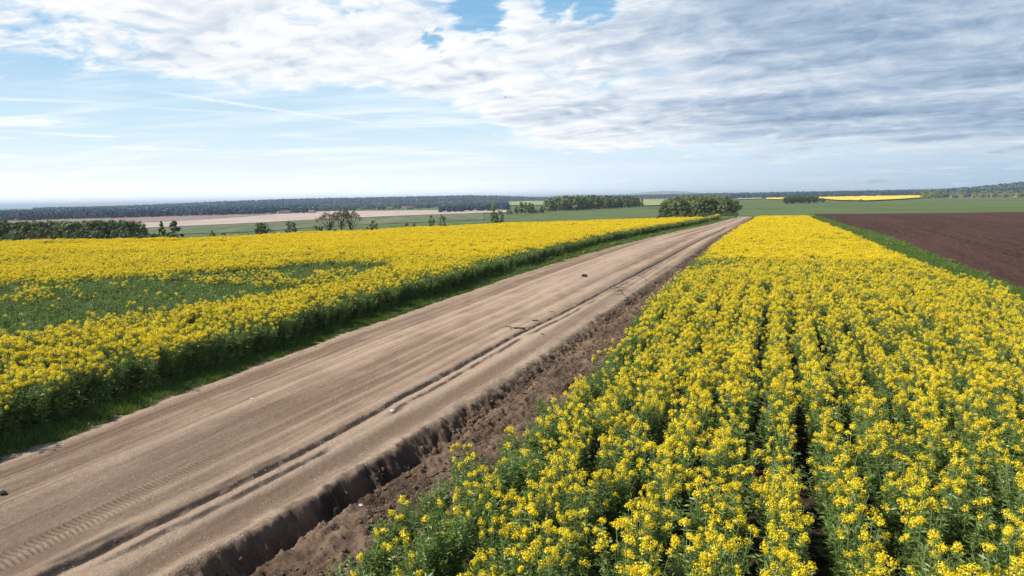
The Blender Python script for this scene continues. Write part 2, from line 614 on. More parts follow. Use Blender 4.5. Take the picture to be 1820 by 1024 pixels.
def build_ground():
    rad = np.concatenate([np.linspace(0.6, 60, 110), np.geomspace(60.8, 2500, 240)[0:], np.geomspace(2700, 40000, 18)])
    th = np.radians(np.concatenate([np.linspace(-180, -50, 27)[:-1], np.linspace(-50, 50, 301), np.linspace(50, 180, 27)[1:]]))
    R, T = np.meshgrid(rad, th, indexing='ij')
    X, Y = R * np.sin(T), R * np.cos(T)
    Z = terrain(X, Y)
    s, n = sn(X, Y)
    inside = np.minimum(n - (CROP_L(s) - 1.0), (CROP_R(s) + 1.0) - n)
    Z = Z - 1.4 * sstep(inside, 0.3, 1.3) * (s < 205)
    V = np.stack([X, Y, Z], -1).reshape(-1, 3)
    F = grid_faces(len(rad), len(th))[:, ::-1]
    c = len(V)
    V = np.concatenate([V, [[0, 0, float(terrain(0.0, 0.0))]]])
    k = np.arange(len(th) - 1)
    tri = np.stack([np.full_like(k, c), k + 1, k], 1)
    me = mesh_np('ground', V, [F, tri], [M['ground']], smooth=True)
    o = link('ground', me)
    tag(o, 'green young grain and grass land rolling to the horizon', 'ground', kind='structure')


build_ground()


def sheet(name, near, far, mat, label, nu=60, nv=10, dz=0.03, cat='field', kind='structure'):
    """a field draped on the terrain between two photo edges"""
    def res(poly, m):
        p = np.array(poly, float)
        d = np.concatenate([[0], np.cumsum(np.hypot(*np.diff(p, axis=0).T))])
        t = np.linspace(0, d[-1], m)
        return np.interp(t, d, p[:, 0]), np.interp(t, d, p[:, 1])
    nx, ny = res(near, nu)
    fx, fy = res(far, nu)
    V = np.zeros((nu, nv, 3))
    for i in range(nu):
        a = np.array(at(nx[i], ny[i])); b = np.array(at(fx[i], fy[i]))
        for j in range(nv):
            f = (j / (nv - 1)) ** 1.6
            p = a + (b - a) * f
            V[i, j, :2] = p
    r = np.hypot(V[..., 0], V[..., 1])
    V[..., 2] = terrain(V[..., 0], V[..., 1]) + dz + 0.0006 * r
    me = mesh_np(name, V.reshape(-1, 3), grid_faces(nu, nv)[:, ::-1], [mat], smooth=True)
    o = link(name, me)
    tag(o, label, cat, kind=kind)
    return o


sheet('ploughed_field', [(1447, 382.0), (1500, 398), (1550, 414), (1650, 451), (1750, 488), (1820, 515), (1900, 548), (1990, 585)],
      [(1446, 381.2), (1500, 381), (1560, 380.5), (1640, 380), (1720, 379), (1800, 378), (1900, 377), (1990, 375)],
      M['plough'], 'dark brown ploughed field beside the rapeseed on the right', 90, 14)
sheet('valley_pasture', [(-60, 425), (0, 424), (250, 419), (440, 413), (600, 402), (760, 395), (860, 391)],
      [(-60, 403), (0, 402), (250, 405), (440, 398), (600, 389), (760, 382), (860, 379)],
      M['valley_grass'], 'dull green valley pasture behind the field edge trees', 50, 10)
sheet('pale_field', [(-60, 406), (0, 405), (250, 407), (330, 403), (440, 398), (560, 391.5), (700, 385), (860, 379.5), (900, 378.5)],
      [(-60, 389), (0, 388), (250, 384), (330, 382), (440, 379), (560, 377), (700, 375.5), (860, 374), (900, 374)],
      M['pale_earth'], 'pale pinkish bare earth field across the valley', 60, 10, 0.3)
sheet('mauve_field', [(-60, 400), (0, 399), (230, 398), (330, 393), (440, 386), (500, 381)],
      [(-60, 391), (0, 390), (230, 386), (330, 383), (440, 380.3), (500, 379.5)],
      M['mauve_earth'], 'mauve brown band of tilled earth across the valley', 40, 8, 0.6)
sheet('pale_green_field', [(757, 368), (830, 366), (900, 366), (990, 365), (1040, 364)], [(762, 362.5), (840, 360.5), (900, 359), (990, 357.5), (1040, 357)],
      M['pale_crop'], 'pale green crop field beyond the valley wood', 40, 6, 0.5)
sheet('light_crop_field', [(1128, 367), (1150, 367), (1180, 366)], [(1128, 356), (1150, 355.7), (1180, 355.2)],
      M['pale_crop'], 'light green crop between the two woods', 20, 8, 0.5)
sheet('straw_field', [(1310, 355), (1335, 354.7), (1356, 354.2)], [(1312, 351), (1335, 350.5), (1345, 350.3)],
      M['straw_crop'], 'straw coloured strip of crop behind the copse', 16, 5, 0.8)
sheet('far_rapeseed_field', [(1362, 355.5), (1400, 356)], [(1362, 351), (1400, 350.8)],
      M['far_yellow'], 'small far rapeseed patch left of the dark tree clump', 12, 5, 0.8)
sheet('far_rapeseed_field', [(1455, 354), (1490, 357.5), (1540, 358.3), (1600, 355.5), (1650, 351.8), (1690, 348.2)],
      [(1455, 350.2), (1490, 349.6), (1540, 348.8), (1600, 347.6), (1650, 347.0), (1690, 346.5)],
      M['far_yellow'], 'long bright far rapeseed field beyond the green grain', 50, 6, 0.8)

# ------------------------------------------------------------------ structure: road, verges, ditch


def ditch_depth(s):
    """depth of the washed-out trench beside the road: deep near the camera, a shallow furrow further on"""
    d = np.interp(s, [-2, 6.2, 6.7, 7.6, 9.0, 10.2, 10.9, 11.6, 13.5, 15.0, 18, 24, 33, 36, 60, 120, 220],
                  [0.03, 0.06, 0.26, 0.46, 0.60, 0.50, 0.34, 0.36, 0.30, 0.24, 0.20, 0.16, 0.15, 0.22, 0.14, 0.10, 0.08])
    return d * (0.45 + 1.1 * fbm(s * 1.1, s * 0 + 3.7, 3, 41))


def corridor(s, n):
    """height above terrain and colour of the earth between the two crops"""
    nl, nr, nc, ncl = ROAD_L(s), ROAD_R(s), CROP_R(s), CROP_L(s)
    jit = 0.22 * (fbm(s * 1.1, n * 0.2, 5, 11, 0.6) - 0.5) * 2
    near = 1 - sstep(s, 20, 60)
    w = (n - nl) / np.maximum(nr - nl, 0.5)
    on = sstep(w, -0.02, 0.03) * (1 - sstep(n - nr - jit, -0.05, 0.12))
    z = np.zeros_like(s)
    # camber and long wheel ruts
    z += 0.10 * on * (1 - (2 * w - 1) ** 2)
    lanes = fbm(w * 11.0, s * 0.018, 3, 21) - 0.5
    lanes2 = fbm(w * 34.0, s * 0.05, 3, 23) - 0.5
    z += on * (0.11 * lanes + 0.022 * lanes2 + 0.03 * (fbm(s * 0.5, n * 1.1, 4, 25) - 0.5))
    # lug tread print
    tn = TREAD_N(s)
    q = (n - tn) / 0.26
    band = (np.abs(q) < 1) * (1 - np.abs(q) ** 6) * (1 - sstep(s, 14.0, 18.5)) * on
    saw = ((s + 0.05 * q + 0.02 * np.abs(q) + 0.03 * vnoise(s * 3, n * 3, 3)) / 0.088) % 1.0
    bar = sstep(saw, 0.05, 0.25) * (1 - sstep(saw, 0.42, 0.62)) * (0.35 + 0.9 * vnoise(s * 2.3, n * 7, 9))
    z += band * (0.006 - 0.040 * bar)
    # sunken muddy rut pair
    rn = RUT_N(s) + 0.06 * (fbm(s * 0.7, s * 0, 3, 31) - 0.5)
    rag = 0.10 * (fbm(s * 2.2, n * 2.0, 4, 35, 0.65) - 0.5)
    d1 = (n - rn + rag) / 0.085
    d2 = (n - rn - 0.40 + rag) / 0.055
    pr = (1 - sstep(s, 118, 124))
    r1 = np.exp(-d1 ** 2) * pr * on
    r2 = np.exp(-d2 ** 2) * pr * on * sstep(fbm(s * 0.5, s * 0 + 9, 3, 33), 0.22, 0.5) * (1 - sstep(s, 40, 60))
    z += -0.065 * r1 - 0.04 * r2 + 0.022 * np.exp(-((n - rn + 0.3) / 0.12) ** 2) * on
    # shoulder rim of loose grit, then the trench and the spoil bank
    e = n - nr - jit * 0.6
    wd = np.maximum(nc - nr, 0.4)
    rim = np.exp(-((e + 0.22) / 0.26) ** 2)
    z += 0.06 * rim * near * (0.3 + 1.3 * fbm(s * 2.0, n * 2.0, 4, 78, 0.6))
    dd = ditch_depth(s)
    cen = np.minimum(0.40 + 0.16 * (fbm(s * 1.1, s * 0, 3, 44) - 0.5), 0.42 * wd)
    ww = 0.36 * np.minimum(1.0, wd / 1.0)
    wall = sstep(e, -0.10 - 0.25 * sstep(s, 10, 16), cen * 0.8) * (1 - sstep(e, cen + 0.06, cen + 0.8 * ww + 0.45 * (fbm(s * 1.6, s * 0 + 2, 3, 45))))
    z += -dd * wall
    verge = sstep(e, cen, cen + 0.5)
    z += verge * (0.06 + 0.10 * (fbm(s * 0.8, n * 0.9, 3, 47) - 0.35))
    clod = fbm(s * 4.0, n * 6.0, 5, 51, 0.68) - 0.5 + 0.5 * (np.abs(fbm(s * 2.1, n * 3.4, 4, 52, 0.6) - 0.5) - 0.1)
    z += sstep(e, -0.22, 0.15) * (1 - 0.35 * sstep(e, 0.6, 1.0)) * clod * (0.20 + 0.16 * near)
    z += on * (fbm(s * 9, n * 9, 3, 53) - 0.5) * 0.012
    # left side: small lip down to the grass
    el = nl - n
    z += sstep(el, 0.0, 0.3) * 0.05
    # ---- colour (dry tan, damp mud, dark humus; groove shade and vignette painted in)
    tan_a, tan_b = np.array([0.220, 0.149, 0.100]), np.array([0.430, 0.314, 0.222])
    f = np.clip(0.50 + 3.0 * lanes + 1.0 * lanes2 + 1.0 * (fbm(s * 0.7, n * 1.6, 5, 61, 0.6) - 0.5), 0, 1)[..., None]  # earth streaks; the dark ones partly carry painted rut shade
    col = tan_a * (1 - f) + tan_b * f
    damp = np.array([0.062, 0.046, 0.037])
    bm_ = (band * bar * 0.8)[..., None]  # tread grooves: damp earth plus groove shade put into the colour
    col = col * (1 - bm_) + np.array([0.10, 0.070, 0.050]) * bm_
    for k, (w0, wt) in enumerate(((0.03, .6), (0.045, .6), (0.085, .9), (0.12, .8), (0.155, 1.0), (0.18, .5), (0.205, .9), (0.27, .5), (0.33, .6), (0.40, .5), (0.47, .7), (0.53, .4), (0.78, .35), (0.86, .3))):
        dn = n - nl - w0 * 6.7 - 0.10 * (fbm(s * 0.10, s * 0 + k * 3.1, 3, 201 + k) - 0.5)
        tl = (np.exp(-(dn / 0.022) ** 2) * sstep(fbm(s * 0.35, s * 0 + k, 4, 221 + k), 0.30, 0.55) * wt * on)[..., None]
        col = col * (1 - tl) + np.array([0.12, 0.085, 0.065]) * tl
        z -= 0.010 * tl[..., 0]
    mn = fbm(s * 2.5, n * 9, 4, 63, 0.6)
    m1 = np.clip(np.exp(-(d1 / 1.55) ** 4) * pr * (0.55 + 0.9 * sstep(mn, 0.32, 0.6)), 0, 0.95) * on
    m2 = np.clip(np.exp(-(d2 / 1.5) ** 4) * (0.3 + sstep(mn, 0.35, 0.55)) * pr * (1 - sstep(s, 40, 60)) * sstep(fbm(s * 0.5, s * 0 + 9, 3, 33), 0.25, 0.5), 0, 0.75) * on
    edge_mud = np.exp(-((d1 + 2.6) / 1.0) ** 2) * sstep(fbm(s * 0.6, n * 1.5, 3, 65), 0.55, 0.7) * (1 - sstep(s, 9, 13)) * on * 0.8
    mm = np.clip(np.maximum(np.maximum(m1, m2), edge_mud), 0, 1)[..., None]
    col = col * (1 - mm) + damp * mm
    col = col * (0.84 + 0.16 * sstep(s, 8, 22))[..., None]  # near end darkened in the colour, standing in for lens vignette
    wash = (sstep(fbm(s * 0.12, n * 0.7, 3, 67), 0.5, 0.75) * 0.25 * on)[..., None]
    col = col * (1 - wash) + np.array([0.25, 0.19, 0.15]) * wash
    grit = np.array([0.37, 0.28, 0.195])
    g = np.clip(rim * near * 0.9 * sstep(fbm(s * 1.2, n * 3, 4, 77, 0.6), 0.3, 0.7), 0, 1)[..., None]
    col = col * (1 - g) + grit * g
    humus_a, humus_b = np.array([0.055, 0.036, 0.024]), np.array([0.195, 0.132, 0.090])
    hf = np.clip(0.5 + 1.6 * (fbm(s * 1.4, n * 1.6, 4, 71) - 0.5) + 0.8 * clod, 0, 1)[..., None]
    hum = humus_a * (1 - hf) + humus_b * hf
    hm = sstep(e + 0.45 * (fbm(s * 3, n * 3, 4, 73, 0.6) - 0.5), -0.26, 0.0)[..., None]
    col = col * (1 - hm) + hum * hm
    lm = sstep(el + 0.25 * (fbm(s * 2, n * 2, 3, 75) - 0.5), 0.05, 0.35)[..., None]
    col = col * (1 - lm) + np.array([0.075, 0.058, 0.035]) * lm
    return z, col


def build_road():
    S = [3.0]
    while S[-1] < 200.0:
        S.append(S[-1] + 0.0165 + 0.0045 * max(S[-1] - 17.0, 0.0))
    S = np.array(S)

    def part(name, lo, hi, nv, label, cat, mid):
        V = []; C = []
        t = np.linspace(0, 1, nv)
        a, b = lo(S), hi(S)
        n = a[:, None] + (b - a)[:, None] * t[None, :]
        s = np.repeat(S[:, None], nv, 1)
        zc = [corridor(s[i:i + 150], n[i:i + 150]) for i in range(0, len(S), 150)]
        z, col = np.concatenate([q[0] for q in zc]), np.concatenate([q[1] for q in zc])
        x, y = xy(s, n)
        z = z + terrain(x, y)
        V = np.stack([x, y, z], -1).reshape(-1, 3)
        me = mesh_np(name, V, grid_faces(len(S), nv)[:, ::-1], [mid], smooth=True, attrs={'col': col.reshape(-1, 3)})
        o = link(name, me)
        tag(o, label, cat, kind='structure')
        return o
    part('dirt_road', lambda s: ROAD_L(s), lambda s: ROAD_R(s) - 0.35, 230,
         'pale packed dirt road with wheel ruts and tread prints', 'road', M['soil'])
    part('soil_verge', lambda s: ROAD_R(s) - 0.35, lambda s: CROP_R(s) + 0.7, 100,
         'dark crumbly soil verge with a washed out trench', 'verge', M['soil'])
    part('grass_verge', lambda s: CROP_L(s) - 0.8, lambda s: ROAD_L(s), 26,
         'narrow earth verge under the grass left of the road', 'verge', M['soil'])


build_road()


def build_crop_soil():
    S = np.concatenate([np.linspace(-8, 60, 90), np.linspace(61, 175, 60)])
    for nm, lo, hi, lab in (('crop_soil', lambda s: CROP_R(s) + 0.68, lambda s: CROP_F(s) + 0.4, 'dark soil under the rapeseed right of the road'),
                            ('crop_soil', lambda s: np.full_like(s, -110.0), lambda s: CROP_L(s) - 0.78, 'dark soil under the rapeseed left of the road')):
        t = np.linspace(0, 1, 60)
        a, b = lo(S), hi(S)
        n = a[:, None] + (b - a)[:, None] * t[None, :]
        s = np.repeat(S[:, None], 60, 1)
        if 'left' in lab:
            s = np.minimum(s, np.interp(n, FAR_N, FAR_S) + 2.0)
        else:
            s = np.minimum(s, 152.0)
        x, y = xy(s, n)
        z = terrain(x, y) + 0.012
        me = mesh_np(nm, np.stack([x, y, z], -1).reshape(-1, 3), grid_faces(len(S), 60)[:, ::-1], [M['crop_soil']], smooth=True)
        tag(link(nm, me), lab, 'soil', kind='structure')


build_crop_soil()

# ------------------------------------------------------------------ leaf geometry


def rhombs(c, u, v):
    """pointed leaves: centre, half length vector, half width vector -> verts, quads"""
    n = len(c)
    V = np.stack([c - u, c + v, c + u, c - v], 1).reshape(-1, 3)
    F = np.arange(4 * n).reshape(n, 4)
    return V, F


def unit(a):
    return a / np.maximum(np.linalg.norm(a, axis=-1, keepdims=True), 1e-9)


def tube(path, radii, sides=5):
    """tapered tube along points"""
    P = np.asarray(path, float)
    R = np.asarray(radii, float)
    T = np.gradient(P, axis=0)
    T = unit(T)
    ref = np.tile(np.array([[0.31, 0.17, 0.93]]), (len(P), 1))
    ref[np.abs((T * ref).sum(1)) > 0.9] = (1, 0, 0)
    A = unit(np.cross(T, ref)); B = np.cross(T, A)
    k = np.arange(sides) * 2 * np.pi / sides
    ring = P[:, None, :] + R[:, None, None] * (np.cos(k)[None, :, None] * A[:, None, :] + np.sin(k)[None, :, None] * B[:, None, :])
    V = ring.reshape(-1, 3)
    F = []
    for i in range(len(P) - 1):
        for j in range(sides):
            F.append((i * sides + j, i * sides + (j + 1) % sides, (i + 1) * sides + (j + 1) % sides, (i + 1) * sides + j))
    return V, np.array(F)


class Acc:
    """collects pieces of ONE part's mesh"""
    def __init__(self):
        self.V, self.F, self.T, self.Mi, self.n = [], [], [], [], 0

    def add(self, V, F, tint=0.5, mi=0):
        self.V.append(V)
        self.F.append(np.asarray(F) + self.n)
        t = np.full(len(V), tint) if np.isscalar(tint) else np.asarray(tint)
        self.T.append(t)
        self.Mi.append(np.full(len(F), mi))
        self.n += len(V)

    def mesh(self, name, mats, smooth=False):
        V = np.concatenate(self.V)
        by = {}
        F3 = [f for f in self.F if f.shape[1] == 3]; F4 = [f for f in self.F if f.shape[1] == 4]
        m3 = [m for f, m in zip(self.F, self.Mi) if f.shape[1] == 3]; m4 = [m for f, m in zip(self.F, self.Mi) if f.shape[1] == 4]
        fs, ms = [], []
        if F4:
            fs.append(np.concatenate(F4)); ms.append(np.concatenate(m4))
        if F3:
            fs.append(np.concatenate(F3)); ms.append(np.concatenate(m3))
        return mesh_np(name, V, fs, mats, np.concatenate(ms), smooth, {'tint': np.concatenate(self.T)})


def head_pieces(r, nf, size, g):
    """one flowering raceme: florets on a lumpy dome around the stem tip (origin)"""
    lob = unit(g.normal(size=(5, 3)) * (1, 1, 0.55)) * r * 0.50
    lob[0] = (0, 0, r * 0.35)
    k = g.integers(0, 5, nf)
    d = unit(g.normal(size=(nf, 3)) + (0, 0, 0.45))
    c = lob[k] + d * r * 0.60 * g.uniform(0.55, 1.1, (nf, 1))
    nrm = unit(d + 0.35 * g.normal(size=(nf, 3)) + (0, 0, 0.35))
    u = unit(np.cross(nrm, g.normal(size=(nf, 3))))
    v = np.cross(nrm, u)
    s = size * g.uniform(0.75, 1.2, (nf, 1))
    V1, F1 = rhombs(c, u * s, v * s * 0.48)
    V2, F2 = rhombs(c + nrm * 0.001, v * s, u * s * 0.48)
    t = np.repeat(np.clip(g.uniform(0.15, 1.0, nf), 0, 1), 4)
    return (np.concatenate([V1, V2]), np.concatenate([F1, F2 + len(V1)]), np.concatenate([t, t]))


def make_plant(g, heads, bush, H=1.3, nleaf=460, lod=1.0, lo=0.76):
    """returns stem Acc, foliage Acc, list of (tip, head Acc)"""
    st, fo, hd = Acc(), Acc(), []
    nb = max(heads, 4) + 2
    tips = []
    lean = g.normal(size=2) * 0.05
    main = np.array([[0, 0, 0], [lean[0] * .3, lean[1] * .3, .5 * H], [lean[0], lean[1], H * 0.99]])
    V, F = tube(main, [0.011, 0.009, 0.004], 4); st.add(V, F, 0.55)
    tips.append(main[-1])
    paths = [main]
    for k in range(nb):
        a = k * 2.4 + g.uniform(-.5, .5)
        h0 = g.uniform(0.30, 0.68) * H
        L = g.uniform(0.10, 0.21) * bush
        top = H * g.uniform(lo, 0.99)
        p0 = np.array([lean[0] * h0 / H, lean[1] * h0 / H, h0])
        p2 = np.array([math.cos(a) * L + lean[0], math.sin(a) * L + lean[1], top])
        p1 = p0 * 0.45 + p2 * 0.55 + np.array([math.cos(a), math.sin(a), 0]) * 0.03 * bush - np.array([0, 0, 0.05])
        pa = np.array([p0, p1, p2])
        V, F = tube(pa, [0.006, 0.005, 0.003], 3); st.add(V, F, g.uniform(.4, .7))
        paths.append(pa); tips.append(p2)
    # narrow leaves and pods along every stem
    n = int(nleaf * lod)
    wsel = g.integers(0, len(paths), n)
    tt = g.uniform(0.06, 0.985, n)
    c = np.zeros((n, 3))
    for i in range(n):
        p = paths[wsel[i]]
        x = tt[i] * 2
        j = min(int(x), 1)
        c[i] = p[j] + (p[j + 1] - p[j]) * (x - j)
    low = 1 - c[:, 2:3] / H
    d = unit(g.normal(size=(n, 3)) * (1, 1, 0.45) + (0, 0, 0.25))
    ln = g.uniform(0.016, 0.050, (n, 1)) * (0.75 + 1.3 * low) / math.sqrt(lod)
    cc = c + d * ln * g.uniform(0.8, 1.4, (n, 1))
    side = unit(np.cross(d, g.normal(size=(n, 3))))
    V, F = rhombs(cc, d * ln, side * ln * g.uniform(0.14, 0.30, (n, 1)))
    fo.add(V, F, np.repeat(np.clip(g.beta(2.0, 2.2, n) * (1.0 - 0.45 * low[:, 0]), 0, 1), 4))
    # broad lobed leaves lower down
    m = int(44 * lod) + 4
    h = g.uniform(0.08, 0.62, m) * H
    a = g.uniform(0, 6.283, m)
    d = np.stack([np.cos(a), np.sin(a), g.uniform(-0.35, 0.45, m)], 1)
    ln = g.uniform(0.035, 0.088, (m, 1)) * bush
    cc = np.stack([np.zeros(m), np.zeros(m), h], 1) + d * (ln * 1.15)
    side = unit(np.cross(d, np.array([0, 0, 1.0]) + 0.5 * g.normal(size=(m, 3))))
    V, F = rhombs(cc, d * ln, side * ln * 0.34)
    fo.add(V, F, np.repeat(g.uniform(0.1, 0.6, m), 4))
    order = [0] + list(1 + g.permutation(nb))
    for i in order[:heads]:
        big = i == 0
        r = g.uniform(0.044, 0.076) * (1.2 if big else 0.95)
        A = Acc()
        V, F, t = head_pieces(r, int((88 if big else 70) * lod), 0.0108 / math.sqrt(lod), g)
        A.add(V * (1, 1, g.uniform(0.85, 1.35)), F, t)
        hd.append((tips[i], A))
    return st, fo, hd


def merged_plant(name, st, fo, hd):
    A = Acc()
    for src, mi in ((st, 0), (fo, 1)):
        for V, F, T in zip(src.V, src.F, src.T):
            pass
        Vs = np.concatenate(src.V); Fs = np.concatenate(src.F)
        A.add(Vs, Fs, np.concatenate(src.T), mi)
    for tip, h in hd:
        A.add(np.concatenate(h.V) + tip, np.concatenate(h.F), np.concatenate(h.T), 2)
    return A.mesh(name, [M['rape_stem'], M['rape_leaf'], M['petal']])


def proto_collection(name, meshes):
    c = bpy.data.collections.new(name)
    for i, me in enumerate(meshes):
        o = bpy.data.objects.new('%s_%02d' % (name, i), me)
        c.objects.link(o)
    return c


def scatter(name, P, rot, scl, idx, coll, label, cat, kind='stuff', group=None):
    """ONE object of stuff: the prototypes of a collection set out on its points"""
    me = bpy.data.meshes.new(name)
    me.vertices.add(len(P))
    me.vertices.foreach_set('co', np.ascontiguousarray(P, np.float32).ravel())
    for k, tp, dom, v, f in (('rot', 'FLOAT_VECTOR', 'POINT', rot, 'vector'), ('scl', 'FLOAT_VECTOR', 'POINT', scl, 'vector')):
        a = me.attributes.new(k, tp, dom)
        a.data.foreach_set(f, np.ascontiguousarray(v, np.float32).ravel())
    a = me.attributes.new('pidx', 'INT', 'POINT')
    a.data.foreach_set('value', np.asarray(idx, np.int32))
    o = link(name, me)
    g = bpy.data.node_groups.new(name + '_set_out', 'GeometryNodeTree')
    g.interface.new_socket('Geometry', in_out='INPUT', socket_type='NodeSocketGeometry')
    g.interface.new_socket('Geometry', in_out='OUTPUT', socket_type='NodeSocketGeometry')
    gi = g.nodes.new('NodeGroupInput'); go = g.nodes.new('NodeGroupOutput')
    ip = g.nodes.new('GeometryNodeInstanceOnPoints')
    ci = g.nodes.new('GeometryNodeCollectionInfo')
    ci.inputs['Collection'].default_value = coll
    ci.inputs['Separate Children'].default_value = True
    ci.inputs['Reset Children'].default_value = True
    def named(n, tp):
        nd = g.nodes.new('GeometryNodeInputNamedAttribute')
        nd.data_type = tp
        nd.inputs[0].default_value = n
        return nd.outputs[0]
    L = g.links.new
    L(gi.outputs[0], ip.inputs['Points'])
    L(ci.outputs[0], ip.inputs['Instance'])
    ip.inputs['Pick Instance'].default_value = True
    L(named('pidx', 'INT'), ip.inputs['Instance Index'])
    er = g.nodes.new('FunctionNodeEulerToRotation')
    L(named('rot', 'FLOAT_VECTOR'), er.inputs[0])
    L(er.outputs[0], ip.inputs['Rotation'])
    L(named('scl', 'FLOAT_VECTOR'), ip.inputs['Scale'])
    L(ip.outputs[0], go.inputs[0])
    md = o.modifiers.new('set_out', 'NODES')
    md.node_group = g
    tag(o, label, cat, group, kind)
    return o


# ------------------------------------------------------------------ rapeseed
g = np.random.default_rng(21)
FULL = [make_plant(g, hh, g.uniform(0.85, 1.2), 1.3, 460, 1.0, g.uniform(0.70, 0.84)) for hh in (7, 8, 5, 7, 10, 6, 9, 8)]
SPARSE = [make_plant(g, hh, g.uniform(0.95, 1.2), 1.22, 600) for hh in (2, 3, 1, 2, 4)]
GREEN = [make_plant(g, 0, g.uniform(1.0, 1.2), 1.12, 620) for _ in range(4)]
ALLP = FULL + SPARSE + GREEN                    # 0-7 full bloom, 8-12 few flowers, 13-16 leafy
near_coll = proto_collection('rapeseed_kind', [merged_plant('rapeseed_plant', *p) for p in ALLP])
# far plants: the same habit with fewer, larger leaves and florets
FARP = [make_plant(g, hh, 1.15, 1.3, 200, 0.45, 0.88) for hh in (15, 16, 14)] + [make_plant(g, 2, 1.1, 1.22, 300, 0.45) for _ in range(2)] + \
       [make_plant(g, 0, 1.1, 1.15, 300, 0.45) for _ in range(2)]
far_coll = proto_collection('rapeseed_far_kind', [merged_plant('rapeseed_plant', *p) for p in FARP])


def in_poly(x, y, poly):
    inside = np.zeros(len(x), bool)
    j = len(poly) - 1
    for i in range(len(poly)):
        xi, yi = poly[i]; xj, yj = poly[j]
        c = ((yi > y) != (yj > y)) & (x < (xj - xi) * (y - yi) / (yj - yi + 1e-12) + xi)
        inside ^= c
        j = i
    return inside


def project(x, y, z):
    dx, dy, dz = x, y, z - CAM_H
    cp, sp = math.cos(PITCH), math.sin(PITCH)
    f = dy * cp - dz * sp
    v = dy * sp + dz * cp
    c, s = math.cos(ROLL), math.sin(ROLL)
    X, Yv = dx / f * FPX, v / f * FPX
    xi, yi = c * X - s * Yv, s * X + c * Yv
    return 910 + xi, 512 - yi, f


GREEN_PATCH = [at(px, py, 1.15) for px, py in ((-150, 515), (0, 502), (200, 492), (400, 478), (560, 468), (690, 468), (700, 480), (600, 500),
                                               (480, 525), (330, 552), (200, 580), (80, 605), (-150, 650))]
GREEN_R = [at(px, py, 1.15) for px, py in ((1240, 452), (1330, 448), (1320, 475), (1200, 490))]


def rows_field(s0, s1, nlo, nhi, far_s, gap, along, gg):
    out_s, out_n = [], []
    n0 = -110.0
    k = 0
    rows = np.arange(-110.0, 75.0, gap)
    for r in rows:
        m = int((s1 - s0) / along)
        s = s0 + (np.arange(m) + gg.uniform(0, 1, m)) * along
        n = r + gg.normal(0, 1, m) * (0.088 + 0.18 * sstep(s, 20, 50))
        ok = (n > nlo(s)) & (n < nhi(s)) & (s < far_s(n))
        out_s.append(s[ok]); out_n.append(n[ok])
    return np.concatenate(out_s), np.concatenate(out_n)


def bloom(s, n, x, y, side):
    """0 = leafy, 1 = full bloom"""
    f = np.ones(len(s))
    nz = fbm(x * 0.35, y * 0.35, 3, 81)
    nz2 = fbm(x * 1.1, y * 1.1, 2, 83)
    nz3 = fbm(x * 0.10, y * 0.14, 4, 84, 0.6)
    if side == 'R':
        e = n - CROP_R(s)
        f = np.minimum(f, 0.10 + 0.90 * sstep(e + 1.1 * (nz2 - 0.5), 0.25, np.interp(s, [5, 25, 60], [2.1, 1.3, 0.8]))) * np.interp(s, [6, 18], [0.64, 1.0])
        gp = in_poly(x + 3 * (nz - .5), y + 6 * (nz - .5), GREEN_R)
        f = np.where(gp, f * 0.25, f)
        f = f * np.where(fbm(x * 0.16, y * 0.10, 3, 85) < 0.34, 0.5, 1.0)
    else:
        e = CROP_L(s) - n
        f = np.minimum(f, np.interp(s, [8, 22, 40], [0.40, 0.18, 0.05]) + sstep(e + 1.1 * (nz2 - 0.5), 0.05, np.interp(s, [8, 50], [1.1, 1.9])))
        gp = in_poly(x + 3 * (nz3 - .5), y + 7 * (nz3 - .5), GREEN_PATCH)
        f = np.where(gp, f * (0.006 + 0.42 * ((nz2 > 0.60) & (nz3 > 0.56))), f)
        f = f * np.where(fbm(s * 0.035, n * 0.16, 3, 87) < 0.36, 0.55, 1.0)
    return f


def pick(f, gg, near):
    u = gg.uniform(0, 1, len(f))
    full = u < f
    sp = (~full) & (gg.uniform(0, 1, len(f)) < 0.008 + 2.3 * f)
    if near:
        i = np.where(full, gg.integers(0, 8, len(f)), np.where(sp, gg.integers(8, 13, len(f)), gg.integers(13, 17, len(f))))
    else:
        i = np.where(full, gg.integers(0, 3, len(f)), np.where(sp, gg.integers(3, 5, len(f)), gg.integers(5, 7, len(f))))
    return i


